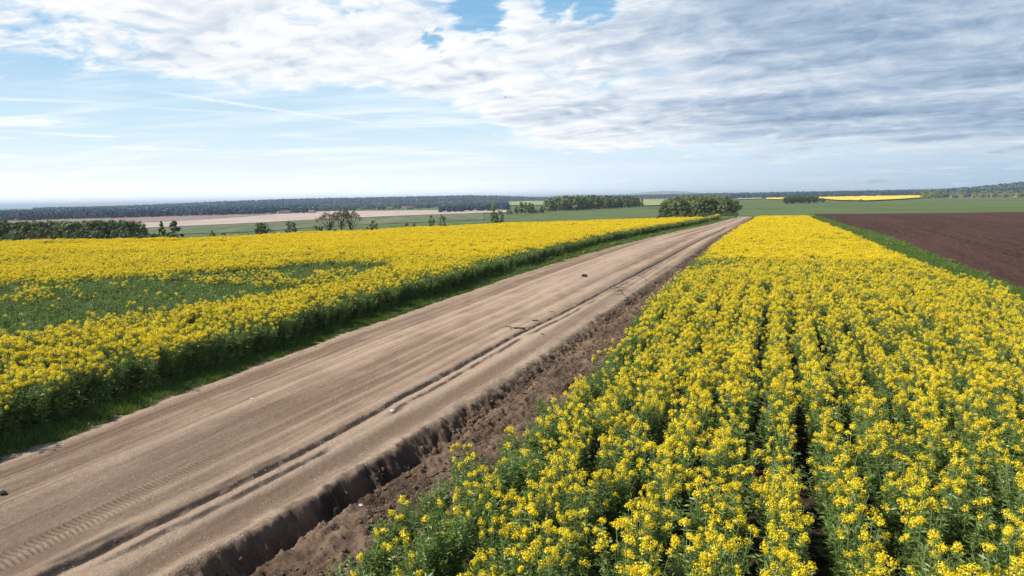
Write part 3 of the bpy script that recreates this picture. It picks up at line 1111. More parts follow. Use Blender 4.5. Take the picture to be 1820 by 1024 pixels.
def lay_crop():
    gg = np.random.default_rng(31)
    singles = []
    for side in ('R', 'L'):
        nlo = (lambda s: CROP_R(s) + np.interp(s, [7, 12], [-0.26, 0.02])) if side == 'R' else (lambda s: np.full_like(s, -108.0))
        nhi = (lambda s: CROP_F(s)) if side == 'R' else (lambda s: ROAD_L(s) - np.interp(s, [8, 40], [0.78, 0.95]))
        far_s = (lambda n: np.full_like(n, 150.0)) if side == 'R' else (lambda n: np.interp(n, FAR_N, FAR_S))
        parts = []
        for (a, b, gap, along, near) in ((-6, 42, 0.76, 0.17, True), (42, 90, 0.72, 0.20, False), (90, 175, 0.70, 0.26, False)):
            s, n = rows_field(a, b, nlo, nhi, far_s, gap, along, gg)
            if side == 'L':        # the drill's outermost pass closes the wall of the crop
                se = gg.uniform(max(a, 3), min(b, 168), int((min(b, 168) - max(a, 3)) * 5))
                s = np.concatenate([s, se]); n = np.concatenate([n, nhi(se) - gg.uniform(0.0, 0.45, len(se))])
            x, y = xy(s, n)
            z = terrain(x, y)
            px, py, f = project(x, y, z + 1.1)
            ok = (f > 1.0) & (px > -260) & (px < 2080) & (py < 1260)
            if side == 'L':        # the tramline before the last strip of crop
                fs = np.interp(n, FAR_N, FAR_S)
                ok &= ~((fs - s > 5.0) & (fs - s < 8.2) & (n < -44) & (n > -75))
            thin = fbm(x * 0.5, y * 0.5, 3, 91)
            ok &= gg.uniform(0, 1, len(s)) < np.where(thin < 0.33, 0.75, 1.0)
            s, n, x, y, z, px, py, f = (v[ok] for v in (s, n, x, y, z, px, py, f))
            bl = bloom(s, n, x, y, side)
            idx = pick(bl, gg, near)
            k = len(s)
            e = (n - CROP_R(s)) if side == 'R' else (CROP_L(s) - n)
            hh = (0.88 + 0.24 * fbm(x * 0.22, y * 0.22, 3, 93)) * gg.normal(1.0, (0.075 if side == 'R' else 0.045) if near else 0.035, k) * (0.80 + 0.20 * sstep(e, 0.0, 0.8) if side == 'R' else 0.96 + 0.06 * sstep(e, 0.0, 0.8))
            wd = hh * gg.uniform(0.82, 1.15, k) * ((1.0 if side == 'R' else 1.2) if near else (1.12 if a < 80 else 1.3))
            rot = np.stack([gg.normal(0, 0.085, k), gg.normal(0, 0.085, k), gg.uniform(0, 6.283, k)], 1)
            parts.append((np.stack([x, y, z], 1), rot, np.stack([wd, wd, hh], 1), idx, near, px, py, f, e))
        P0 = parts[0]
        if side == 'R':
            inframe = (P0[5] > -20) & (P0[5] < 1840) & (P0[6] < 1045)
            order = np.argsort(np.where(inframe, P0[7], 1e9))[:300]
            keep = np.ones(len(P0[0]), bool); keep[order] = False
            for i in order:
                singles.append((P0[0][i], P0[1][i], P0[2][i], int(P0[3][i]), float(P0[8][i])))
            parts[0] = tuple(v[keep] if isinstance(v, np.ndarray) else v for v in P0)
        word = 'between the road and the ploughed field' if side == 'R' else 'across the road beside the valley'
        for k, coll in ((True, near_coll), (False, far_coll)):
            sel = [p for p in parts if p[4] == k]
            cat = [np.concatenate([p[j] for p in sel]) for j in range(4)]
            print('crop', side, 'near' if k else 'far', len(cat[0]))
            scatter('rapeseed_crop', *cat, coll, ('rows of flowering rapeseed ' if k else 'distant sheet of flowering rapeseed ') + word, 'rapeseed', group='rapeseed crop')
    return singles


singles = lay_crop()


def build_single_plants(singles):
    """the plants that show largest, each with its stem, foliage and flower heads"""
    protos = {}
    for i, (st, fo, hd) in enumerate(ALLP):
        root = bpy.data.objects.new('rapeseed_plant', None)
        kids = [('stem', st.mesh('stem', [M['rape_stem']]), (0, 0, 0)), ('foliage', fo.mesh('foliage', [M['rape_leaf']]), (0, 0, 0))]
        for tip, h in hd:
            kids.append(('flower_head', h.mesh('flower_head', [M['petal']]), tuple(tip)))
        protos[i] = (root, kids)
    for loc, rot, scl, i, e in singles:
        root, kids = protos[i]
        r = bpy.data.objects.new('rapeseed_plant', None)
        COL.objects.link(r)
        r.location = loc
        r.rotation_euler = rot
        r.scale = scl
        r.empty_display_size = 0.1
        for nm, me, l in kids:
            c = bpy.data.objects.new(nm, me)
            COL.objects.link(c)
            c.parent = r
            c.location = l
        if i >= 13:
            tag(r, 'leafy rapeseed plant without open flowers in the front of the field', 'rapeseed plant', 'leafy rapeseed plants at the front')
        elif i >= 8:
            if e < 1.4:
                tag(r, 'thin flowered rapeseed plant along the crop edge by the soil verge', 'rapeseed plant', 'sparse rapeseed plants along the soil verge')
            else:
                tag(r, 'thin flowered rapeseed plant standing within the front rows', 'rapeseed plant', 'sparse rapeseed plants in the front rows')
        elif e < 1.4:
            tag(r, 'rapeseed plant in full yellow bloom along the crop edge by the soil verge', 'rapeseed plant', 'full rapeseed plants along the soil verge')
        else:
            tag(r, 'rapeseed plant in full yellow bloom standing within the front rows', 'rapeseed plant', 'full rapeseed plants in the front rows')


build_single_plants(singles)

# ------------------------------------------------------------------ grass


def tuft_mesh(gg, n, h, spread):
    a = gg.uniform(0, 6.283, n)
    r = spread * np.sqrt(gg.uniform(0, 1, n))
    base = np.stack([np.cos(a) * r, np.sin(a) * r, np.zeros(n)], 1)
    d = unit(np.stack([gg.normal(0, 0.35, n), gg.normal(0, 0.35, n), np.ones(n)], 1))
    L = h * gg.uniform(0.5, 1.1, (n, 1))
    side = unit(np.cross(d, gg.normal(size=(n, 3)))) * 0.006 * gg.uniform(0.7, 1.5, (n, 1)) * (h / 0.15)
    tip = base + d * L + np.stack([gg.normal(0, .2, n), gg.normal(0, .2, n), np.zeros(n)], 1) * L
    V = np.stack([base - side, base + side, tip], 1).reshape(-1, 3)
    A = Acc(); A.add(V, np.arange(3 * n).reshape(n, 3), np.repeat(gg.uniform(0.1, 1, n), 3))
    return A.mesh('grass_tuft', [M['grass']])


gg = np.random.default_rng(41)
grass_coll = proto_collection('grass_kind', [tuft_mesh(gg, 46, 0.17, 0.13) for _ in range(4)])
tall_coll = proto_collection('tall_grass_kind', [tuft_mesh(gg, 60, 0.55, 0.4) for _ in range(4)])


def band(lo, hi, s0, s1, dens, gg):
    """random points in a strip, thinning with distance (dens per square metre near)"""
    Ss, Ns = [], []
    a = s0
    while a < s1:
        b = min(a * 1.18 + 1.0, s1)
        d = dens * min(1.0, (26.0 / max(a, 1)) ** 1.1)
        w = float(hi(np.array([a]))[0] - lo(np.array([a]))[0])
        m = max(int(abs(w) * (b - a) * d), 1)
        s = gg.uniform(a, b, m); t = gg.uniform(0, 1, m)
        Ss.append(s); Ns.append(lo(s) + (hi(s) - lo(s)) * t)
        a = b
    return np.concatenate(Ss), np.concatenate(Ns)


def lay_grass(name, lo, hi, s0, s1, dens, label, sc=1.0, dz=0.0, road=False, coll=None, edge=None):
    s, n = band(lo, hi, s0, s1, dens, gg)
    x, y = xy(s, n)
    z = terrain(x, y) + dz
    if road:
        z = terrain(x, y) + corridor(s, n)[0] - 0.01
    k = len(s)
    grow = sc * gg.uniform(0.6, 1.25, k) * (0.7 + 0.6 * fbm(x * 0.8, y * 0.8, 2, 97)) * np.clip(s / 30.0, 1.0, 2.4) ** 0.5
    rot = np.stack([np.zeros(k), np.zeros(k), gg.uniform(0, 6.283, k)], 1)
    wide = grow * np.clip(s / 26.0, 1.0, 3.0)
    scatter(name, np.stack([x, y, z], 1), rot, np.stack([wide, wide, grow], 1), gg.integers(0, 4, k), coll or grass_coll, label, 'grass')


lay_grass('verge_grass', lambda s: ROAD_L(s) - 0.55, lambda s: ROAD_L(s) - 0.04 + 0.30 * (fbm(s * 1.1, s * 0, 4, 5, 0.6) - 0.5), 4, 180, 75,
          'short bright grass strip between the dirt road and the crop', 0.95, road=True)
lay_grass('verge_grass', lambda s: CROP_F(s) - 0.3, lambda s: STRIP_F(s), 2, 185, 26,
          'green grass strip between the rapeseed and the ploughed field', 0.95)
lay_grass('weeds', lambda s: ROAD_L(s) - 1.05, lambda s: ROAD_L(s) - 0.5, 4, 150, 26,
          'rank dark weeds between the grass strip and the foot of the crop', 1.5, road=True)
lay_grass('weeds', lambda s: CROP_R(s) - 0.12, lambda s: CROP_R(s) + 0.5, 4, 150, 22,
          'low green weeds at the foot of the crop along the soil verge', 1.5, road=True)

# ------------------------------------------------------------------ loose clods and grit


def clod_mesh(gg, mat, rough=0.35, sub=2):
    bm = bmesh.new()
    bmesh.ops.create_icosphere(bm, subdivisions=sub, radius=1.0)
    off = gg.uniform(0, 50, 3)
    for v in bm.verts:
        c = np.array(v.co)
        k = 1 + rough * (float(fbm(np.array(c[0] * 1.7 + off[0]), np.array(c[1] * 1.7 + c[2] * 2.3 + off[1]), 3, 7)) - 0.5) * 2
        v.co = Vector((c[0] * k, c[1] * k * 0.85, c[2] * k * 0.65))
    me = bpy.data.meshes.new('clod')
    bm.to_mesh(me); bm.free()
    me.materials.append(mat)
    return me


M['clod'] = material('soil_clod', lambda t, o: principled(t, t.mix(t.noise(pos(t), 30.0, 4), (0.085, 0.055, 0.036), (0.23, 0.155, 0.105)), 0.95,
                                                         t.noise(pos(t), 60.0, 4), 0.5, 0.02))
M['grit'] = material('grit', lambda t, o: principled(t, t.mix(t.n('ShaderNodeObjectInfo').outputs['Random'], (0.28, 0.21, 0.16), (0.52, 0.43, 0.35)), 0.9))
M['dark_clod'] = material('dark_damp_clod', lambda t, o: principled(t, t.mix(t.noise(pos(t), 30.0, 4), (0.012, 0.012, 0.012), (0.05, 0.045, 0.04)), 0.8))
M['white_stone'] = material('white_stone', lambda t, o: principled(t, t.mix(t.noise(pos(t), 40.0, 4), (0.55, 0.50, 0.46), (0.80, 0.77, 0.74)), 0.7))
M['twig'] = material('twig', lambda t, o: principled(t, t.mix(t.noise(pos(t), 30.0, 4), (0.03, 0.022, 0.018), (0.085, 0.06, 0.045)), 0.9))
clod_coll = proto_collection('clod_kind', [clod_mesh(gg, M['clod'], 0.95) for _ in range(5)])
grit_coll = proto_collection('grit_kind', [clod_mesh(gg, M['grit'], 0.35, 1) for _ in range(3)])


def lay_lumps(name, lo, hi, s0, s1, dens, coll, rmin, rmax, label, cat, nk):
    s, n = band(lo, hi, s0, s1, dens, gg)
    keep = gg.uniform(0, 1, len(s)) < sstep(fbm(s * 0.9, n * 1.5, 3, 101), 0.3, 0.6)
    s, n = s[keep], n[keep]
    x, y = xy(s, n)
    k = len(s)
    r = rmin * (rmax / rmin) ** (gg.uniform(0, 1, k) ** 2.2)
    z = terrain(x, y) + corridor(s, n)[0] + r * 0.15
    rot = gg.uniform(0, 6.283, (k, 3)) * (0.1, 0.1, 1)
    scatter(name, np.stack([x, y, z], 1), rot, np.stack([r, r, r], 1), gg.integers(0, nk, k), coll, label, cat)


lay_lumps('soil_clods', lambda s: ROAD_R(s) + 0.05, lambda s: CROP_R(s) + 0.1, 5, 75, 220, clod_coll, 0.008, 0.05,
          'loose dark soil clods strewn along the trench and verge', 'soil clods', 5)
lay_lumps('gravel', lambda s: ROAD_R(s) - 0.75, lambda s: ROAD_R(s) - 0.08, 5, 40, 420, grit_coll, 0.006, 0.018,
          'fine pale grit along the road shoulder above the trench', 'gravel', 3)
lay_lumps('road_gravel', lambda s: ROAD_L(s) + 0.1, lambda s: ROAD_R(s) - 0.5, 5, 40, 70, grit_coll, 0.004, 0.018,
          'scattered small stones on the dirt road surface', 'gravel', 3)


def lump(name, px, py, r, mat, label, cat, flat=(1, 1, 1), group=None):
    x, y = at(px, py, 0.05)
    s, n = sn(x, y)
    z = float(terrain(x, y) + corridor(np.array([s]), np.array([n]))[0][0])
    o = link(name, clod_mesh(gg, mat, 0.7, 3), loc=(x, y, z + r * flat[2] * 0.45))
    o.scale = (r * flat[0], r * flat[1], r * flat[2])
    o.rotation_euler = (0, 0, -AX)
    return tag(o, label, cat, group)


lump('soil_clod', 1039, 494, 0.17, M['dark_clod'], 'black lump lying alone on the middle of the dirt road', 'clod', (1, 0.9, 0.95))
lump('soil_clod', 6, 880, 0.07, M['dark_clod'], 'small black lump on the dirt road close to the grass verge', 'clod', (1, 0.9, 0.95))
lump('stone', 697, 734, 0.045, M['white_stone'], 'small white stone beside the dark muddy rut', 'stone', (1.3, 0.8, 0.7))
lump('stone', 449, 713, 0.04, M['white_stone'], 'small white stone near the grassy side of the road', 'stone', (1.3, 0.8, 0.7))
lump('stone', 642, 902, 0.032, M['white_stone'], 'whitish stone lodged in the deep trench', 'stone', (1.2, 0.9, 0.8))
lump('soil_clod', 531, 932, 0.06, M['dark_clod'], 'dark clod stuck on the rim of the trench', 'clod', (1, 0.8, 1))
lump('soil_clod', 922, 586, 0.12, M['twig'], 'flat brown mud clod on the road beside a thin twig', 'clod', (1.7, 0.9, 0.35))
lump('soil_clod', 952, 572, 0.10, M['twig'], 'flat brown mud clod alone between twig and rut', 'clod', (1.6, 0.8, 0.35))
lump('soil_clod', 981, 556, 0.07, M['twig'], 'smallest flat mud clod on the road, farthest along', 'clod', (1.8, 0.7, 0.3))
lump('soil_clod', 964, 595, 0.05, M['twig'], 'tiny mud clod right of the muddy rut', 'clod', (1.6, 0.8, 0.4))


def twig(name, pixels, r, label, side=0):
    pts = []
    for px, py in pixels:
        x, y = at(px, py, 0.03)
        s, n = sn(x, y)
        pts.append((x, y, float(terrain(x, y) + corridor(np.array([s]), np.array([n]))[0][0]) + r * 0.8))
    pts = np.array(pts)
    A = Acc()
    V, F = tube(pts, np.linspace(r, r * 0.5, len(pts)), 5); A.add(V, F)
    for k in range(side):
        i = 1 + k % (len(pts) - 1)
        d = pts[i] - pts[i - 1]
        p = np.array([-d[1], d[0], 0]); p = p / np.linalg.norm(p) * (1 if k % 2 else -1) * 0.45 + d / np.linalg.norm(d) * 0.4
        V, F = tube([pts[i], pts[i] + p * 0.5 + (0, 0, 0.03), pts[i] + p + (0, 0, 0.01)], [r * 0.6, r * 0.45, r * 0.25], 4); A.add(V, F)
    o = link(name, A.mesh(name, [M['twig']]))
    return tag(o, label, 'twig')


twig('twig_crack', [(1089, 508), (1097, 512), (1103, 517), (1108, 523), (1114, 529), (1116, 532)], 0.026, 'dark broken twig with side shoots between rut and verge', 7)
twig('twig_crack', [(1134, 491), (1141, 493), (1148, 497), (1154, 502)], 0.022, 'thin curved dark crack across the pale road shoulder')  # arc crack in the road surface, built as a thin dark tube
twig('twig_crack', [(898, 583), (906, 584), (914, 586), (921, 585)], 0.018, 'thin twig lying beside a flat mud clod', 2)

# ------------------------------------------------------------------ trees


def crown_points(gg, n, H, kind):
    """leaf positions (n,3), outward direction and clump id for a crown of a tree of height H"""
    if kind == 'tall':            # slim, pointed top, leafy almost to the ground
        ncl = 46
        h = gg.uniform(0.10, 1.0, ncl)
        r = 0.19 * H * np.sin(np.clip((h - 0.04) / 0.97, 0, 1) * math.pi) ** 0.55 * (1.12 - 0.55 * h)
        a = gg.uniform(0, 6.283, ncl)
        q = np.sqrt(gg.uniform(0.15, 1, ncl))
        C = np.stack([np.cos(a) * r * q, np.sin(a) * r * q, h * H * 0.97], 1)
        R = 0.072 * H * gg.uniform(0.6, 1.2, ncl)
    elif kind == 'broad':
        ncl = 44
        d = unit(gg.normal(size=(ncl, 3)))
        rr = gg.uniform(0.35, 1.0, (ncl, 1)) ** 0.5
        C = d * rr * np.array([0.36, 0.36, 0.42]) * H + (0, 0, 0.54 * H)
        R = 0.11 * H * gg.uniform(0.6, 1.2, ncl)
    elif kind == 'bush':
        ncl = 30
        d = unit(gg.normal(size=(ncl, 3))); d[:, 2] = np.abs(d[:, 2]) * 1.0 - 0.08
        C = d * np.array([0.62, 0.62, 0.72]) * H * gg.uniform(0.4, 1, (ncl, 1)) ** 0.5 + (0, 0, 0.12 * H)
        R = 0.19 * H * gg.uniform(0.6, 1.15, ncl)
    elif kind == 'spire':         # pointed, leafy to the ground
        ncl = 48
        h = gg.uniform(0.04, 1.0, ncl)
        r = 0.36 * H * (1 - h) ** 0.75 + 0.02 * H
        a = gg.uniform(0, 6.283, ncl); q = np.sqrt(gg.uniform(0.1, 1, ncl))
        C = np.stack([np.cos(a) * r * q, np.sin(a) * r * q, h * H * 0.96], 1)
        R = 0.085 * H * gg.uniform(0.6, 1.2, ncl)
    else:                         # airy: open umbrella on spreading limbs
        ncl = 40
        a = gg.uniform(0, 6.283, ncl); q = np.sqrt(gg.uniform(0.05, 1, ncl))
        C = np.stack([np.cos(a) * q * 0.38 * H, np.sin(a) * q * 0.38 * H, (0.56 + 0.40 * np.sqrt(1 - q * q * 0.92) * gg.uniform(0.4, 1.0, ncl)) * H], 1)
        R = 0.075 * H * gg.uniform(0.6, 1.2, ncl)
    k = gg.integers(0, len(C), n)
    d = unit(gg.normal(size=(n, 3)))
    P = C[k] + d * (R[k] * gg.uniform(0.25, 1.0, n) ** 0.5)[:, None] * np.array([1, 1, 0.8])
    P[:, 2] = np.maximum(P[:, 2], 0.03 * H)
    return P, d, k, C


def make_tree(gg, kind, H, leafm, n=2200, leaf=0.16, barkm='bark', trunk_h=None):
    """trunk mesh with limbs, crown mesh of leaf clumps; height H, base at the origin"""
    P, d, k, C = crown_points(gg, n, H, kind)
    nrm = unit(d + 0.4 * gg.normal(size=(n, 3)) + (0, 0, 0.3))
    u = unit(np.cross(nrm, gg.normal(size=(n, 3))))
    v = np.cross(nrm, u)
    s = leaf * gg.uniform(0.6, 1.4, (n, 1))
    V, F = rhombs(P, u * s, v * s * 0.6)
    ct = gg.uniform(0.0, 0.55, len(C))
    t = np.clip(ct[k] + gg.uniform(0, 0.45, n), 0, 1)
    A = Acc(); A.add(V, F, np.repeat(t, 4))
    crown = A.mesh('crown', [M[leafm]])
    T = Acc()
    top = {'tall': 0.9, 'broad': 0.7, 'bush': 0.35, 'spire': 0.92, 'airy': 0.55}[kind] * H
    r0 = {'tall': 0.013, 'broad': 0.022, 'bush': 0.02, 'spire': 0.016, 'airy': 0.024}[kind] * H
    bend = gg.normal(0, 0.02 * H, (4, 2)); bend[0] = 0
    path = np.array([[bend[i, 0], bend[i, 1], top * i / 3] for i in range(4)])
    path[0, 2] = -0.15
    V, F = tube(path, [r0, r0 * 0.8, r0 * 0.55, r0 * 0.2], 6); T.add(V, F)
    for i in gg.permutation(len(C))[:14 if kind != 'airy' else 26]:
        c = C[i]
        f = np.clip((c[2] / top) * gg.uniform(0.35, 0.65), 0.08, 0.9)
        b = np.array([np.interp(f * 3, range(4), path[:, j]) for j in range(3)])
        m = b * 0.5 + c * 0.5 + np.array([0, 0, -0.04 * H])
        V, F = tube([b, m, c], [r0 * 0.42, r0 * 0.28, r0 * 0.1], 4); T.add(V, F)
    return T.mesh('trunk', [M[barkm]], True), crown


def bare_tree(gg, H):
    T = Acc()
    def grow(p, d, L, r, lev):
        d = unit(d[None])[0]
        m = p + d * L * 0.5 + gg.normal(0, 0.04 * L, 3)
        e = p + d * L + gg.normal(0, 0.05 * L, 3)
        V, F = tube([p, m, e], [r, r * 0.8, r * 0.55], 5); T.add(V, F)
        if lev < 4:
            for _ in range(3 if lev else 4):
                nd = d + gg.normal(0, 0.42, 3) + (0, 0, 0.12)
                grow(e if gg.uniform() < .6 else m, nd, L * gg.uniform(0.5, 0.75), r * 0.55, lev + 1)
    grow(np.zeros(3) - (0, 0, 0.1), np.array([0, 0, 1.0]), H * 0.38, 0.042 * H, 0)
    return T.mesh('trunk', [M['pale_bark']], True)


tg = np.random.default_rng(51)
KIND = {}
for key, kind, leafm, cnt, n, lf, bk in (('birch', 'tall', 'leaf_olive', 4, 1700, 0.040, 'pale_bark'), ('dark_tall', 'tall', 'leaf_dark', 3, 1700, 0.040, 'bark'),
                                         ('broad', 'broad', 'leaf_olive', 3, 2600, 0.030, 'bark'), ('dark_broad', 'broad', 'leaf_dark', 3, 2600, 0.030, 'bark'),
                                         ('bush', 'bush', 'leaf_dark', 3, 1500, 0.050, 'bark'), ('grey_bush', 'bush', 'leaf_grey', 3, 1500, 0.050, 'bark'),
                                         ('brown_bush', 'bush', 'leaf_brown', 2, 900, 0.045, 'bark'), ('fresh_bush', 'bush', 'leaf_fresh', 2, 1300, 0.050, 'bark'),
                                         ('spire', 'spire', 'leaf_dark', 2, 2200, 0.034, 'bark'), ('airy', 'airy', 'leaf_brown', 3, 1150, 0.017, 'bark'),
                                         ('loose', 'broad', 'leaf_grey', 2, 1600, 0.030, 'bark'), ('fresh_broad', 'broad', 'leaf_fresh', 2, 2200, 0.030, 'bark')):
    KIND[key] = [make_tree(tg, kind, 1.0, leafm, n, lf, bk) for _ in range(cnt)]
KIND['bare'] = [(bare_tree(tg, 1.0), None) for _ in range(1)]


def tree(key, x, y, H, label, group=None, wide=1.0, name='tree', cat='tree', dz=0.0):
    trunk, crown = KIND[key][int(tg.integers(0, len(KIND[key])))]
    r = empty(name, (x, y, float(terrain(x, y)) + dz), float(tg.uniform(0, 6.283)))
    r.scale = (H * wide, H * wide, H)
    link('trunk', trunk, r)
    if crown is not None:
        link('crown', crown, r)
    return tag(r, label, cat, group)


def tree_px(key, px, top, dist, label, group=None, wpx=None, name='tree', cat='tree'):
    """a tree on the bearing of a photo column whose top reaches a photo row; wpx = crown width in photo pixels"""
    x, y = on_bearing(px, dist)
    H = height_of(px, top, dist) - float(terrain(x, y))
    H = max(H, 0.5)
    base_w = {'tall': 0.34, 'spire': 0.7}.get(key, None)
    wide = 1.0
    if wpx:
        span = {'birch': 0.42, 'dark_tall': 0.42, 'broad': 0.88, 'dark_broad': 0.88, 'fresh_broad': 0.88, 'loose': 0.88, 'spire': 0.76, 'airy': 0.9, 'bare': 0.5}.get(key, 1.5)
        wide = (wpx / FPX * dist) / (H * span)
    return tree(key, x, y, H, label, group, wide, name, cat)


# --- the copse at the end of the road
G = 'trees of the copse at the road end'
cg = np.random.default_rng(61)
for i in range(40):
    row = i % 4
    u = (i // 4 + cg.uniform(0.1, 0.9)) / 10
    px = 1176 + u * 116
    d = 262 + row * 7 + cg.uniform(-2, 2)
    top = np.interp(px, [1165, 1180, 1200, 1240, 1270, 1290], [360, 353, 347, 343.5, 343, 346]) + cg.uniform(0, 3.5) + (5 if row == 0 else 0)
    tree_px('broad' if cg.uniform() < 0.7 else 'dark_broad', px, top, d, 'olive leafy tree in the dense copse beside the road end', G,
            wpx=cg.uniform(20, 30))
for px, top, d, w in ((1300, 352, 258, 26), (1306, 353, 264, 24)):
    tree_px('dark_broad', px, top, d, 'rounder darker tree at the end of the copse next to the road', 'dark round trees at the copse end', wpx=w)
for i, px in enumerate(np.linspace(1170, 1308, 16)):
    tree_px('fresh_bush' if i % 3 else 'bush', px + cg.uniform(-3, 3), 375 + cg.uniform(-4, 4), 252 + cg.uniform(-3, 3), 'low leafy bush along the foot of the copse',
            'bushes along the foot of the copse', wpx=cg.uniform(12, 20), name='bush', cat='bush')
tree_px('fresh_bush', 1308, 380.5, 185, 'small yellow green bush where the road leaves the field', wpx=9, name='bush', cat='bush')

# --- the long wood beyond the grain
G = 'trees of the long wood beyond the green field'
for i in range(150):
    u = cg.uniform(0, 1)
    row = i % 3
    px = 968 + 168 * u
    base = np.interp(px, [960, 1040, 1100, 1140], [377, 373.5, 370, 367])
    x0, y0 = at(px, base)
    d = math.hypot(x0, y0) * (1 + 0.05 * row) + cg.uniform(0, 12)
    top = np.interp(px, [962, 975, 1000, 1020, 1060, 1100, 1125, 1140], [356, 352, 348.5, 347, 347, 348.5, 349, 352]) + cg.uniform(-0.8, 3) + (4 if row == 0 else 0)
    pal = px < 1010 or cg.uniform() < 0.3
    tree_px('birch' if pal else 'dark_tall', px, top, d, ('pale slim tree' if pal else 'dark slim tree') + ' standing in the long wood beyond the green field', ('pale ' if pal else 'dark ') + G,
            wpx=cg.uniform(8, 13))
for px, top, base, key, w in ((905, 369, 381, 'bush', 14), (917, 366, 381, 'birch', 10), (926, 359, 381, 'birch', 12), (934, 360, 380, 'birch', 12), (941, 361, 380, 'dark_tall', 10),
                              (946, 362, 380, 'dark_tall', 10), (954, 370, 379, 'bush', 14), (963, 366, 379, 'dark_tall', 10), (870, 364, 376, 'dark_tall', 12), (876, 363, 376, 'birch', 12),
                              (903, 366, 373, 'dark_tall', 9)):
    x0, y0 = at(px, base)
    tree_px(key, px, top, math.hypot(x0, y0), {'bush': 'rounded bush at the thin end of the long wood', 'birch': 'pale tree at the thin end of the long wood', 'dark_tall': 'dark tree at the thin end of the long wood'}[key],
            {'bush': 'bushes', 'birch': 'pale trees', 'dark_tall': 'dark trees'}[key] + ' at the thin end of the long wood', wpx=w)
x0, y0 = at(1141, 368)
tree_px('birch', 1141, 353, math.hypot(x0, y0), 'single slim tree standing just off the end of the long wood', wpx=7)

# --- clump in the green field, and the lone bushes by the far rapeseed
for i in range(16):
    px = 1392 + (i + cg.uniform(0, 1)) / 16 * 62
    top = np.interp(px, [1385, 1395, 1410, 1440, 1455, 1466], [353, 348, 346, 345.5, 349, 352]) + cg.uniform(0, 2)
    x0, y0 = at(px, np.interp(px, [1385, 1465], [364, 360.5]))
    tree_px('dark_broad', px, top, math.hypot(x0, y0) + cg.uniform(0, 14), 'dark rounded tree in the clump standing in the green grain', 'trees of the clump in the green grain', wpx=cg.uniform(12, 17))
for px, top, base, w, key, lab in ((1462, 352, 360.5, 12, 'dark_broad', 'round dark tree at the right end of the grain field clump'),
                                   (1437, 352, 361.5, 9, 'fresh_broad', 'yellowish green tree in front of the grain field clump'),
                                   (1511, 353.5, 358.5, 10, 'bush', 'dark green dome of a bush against the far rapeseed'),
                                   (1531, 352.5, 358, 8, 'brown_bush', 'reddish brown small bush against the far rapeseed'),
                                   (1646, 345.5, 350.5, 17, 'bush', 'wide dark bush at the end of the far rapeseed field')):
    x0, y0 = at(px, base)
    b = 'bush' in key
    tree_px(key, px, top, math.hypot(x0, y0), lab, wpx=w, name='bush' if b else 'tree', cat='bush' if b else 'tree')

# --- the grove on the left
G = 'tall trees of the grove behind the field'
for i in range(30):
    px = -40 + (i + cg.uniform(0, 1)) / 30 * 290
    top = np.interp(px, [-40, 100, 230, 250], [391, 389.5, 389, 394]) + cg.uniform(0, 3)
    tree_px('dark_broad' if cg.uniform() < 0.75 else 'broad', px, top, 152 + cg.uniform(-6, 10), 'dark leafy tree in the back line of the grove beyond the rapeseed', G, wpx=cg.uniform(22, 34))
for px, top, w, key in ((22, 401, 26, 'grey_bush'), (48, 404, 22, 'brown_bush'), (75, 396, 32, 'brown_bush'), (92, 402, 24, 'bush'), (115, 402, 18, 'grey_bush'), (135, 403, 28, 'grey_bush'), (165, 403, 28, 'grey_bush'),
                        (196, 402, 14, 'grey_bush'), (215, 404, 26, 'grey_bush'), (238, 406, 20, 'bush'), (254, 404, 22, 'bush'), (5, 408, 24, 'bush'), (268, 411, 20, 'bush'), (276, 414, 16, 'fresh_bush')):
    tree_px(key, px, top, 128 + cg.uniform(-4, 4), {'grey_bush': 'grey green rounded bush fronting the dark grove', 'brown_bush': 'brownish rounded bush fronting the dark grove',
            'bush': 'dark rounded bush fronting the dark grove', 'fresh_bush': 'fresh green bush between the grove and the pointed trees'}[key],
            {'grey_bush': 'grey bushes fronting the grove', 'brown_bush': 'brown bushes fronting the grove', 'bush': 'dark bushes fronting the grove', 'fresh_bush': None}[key],
            wpx=w, name='bush', cat='bush')
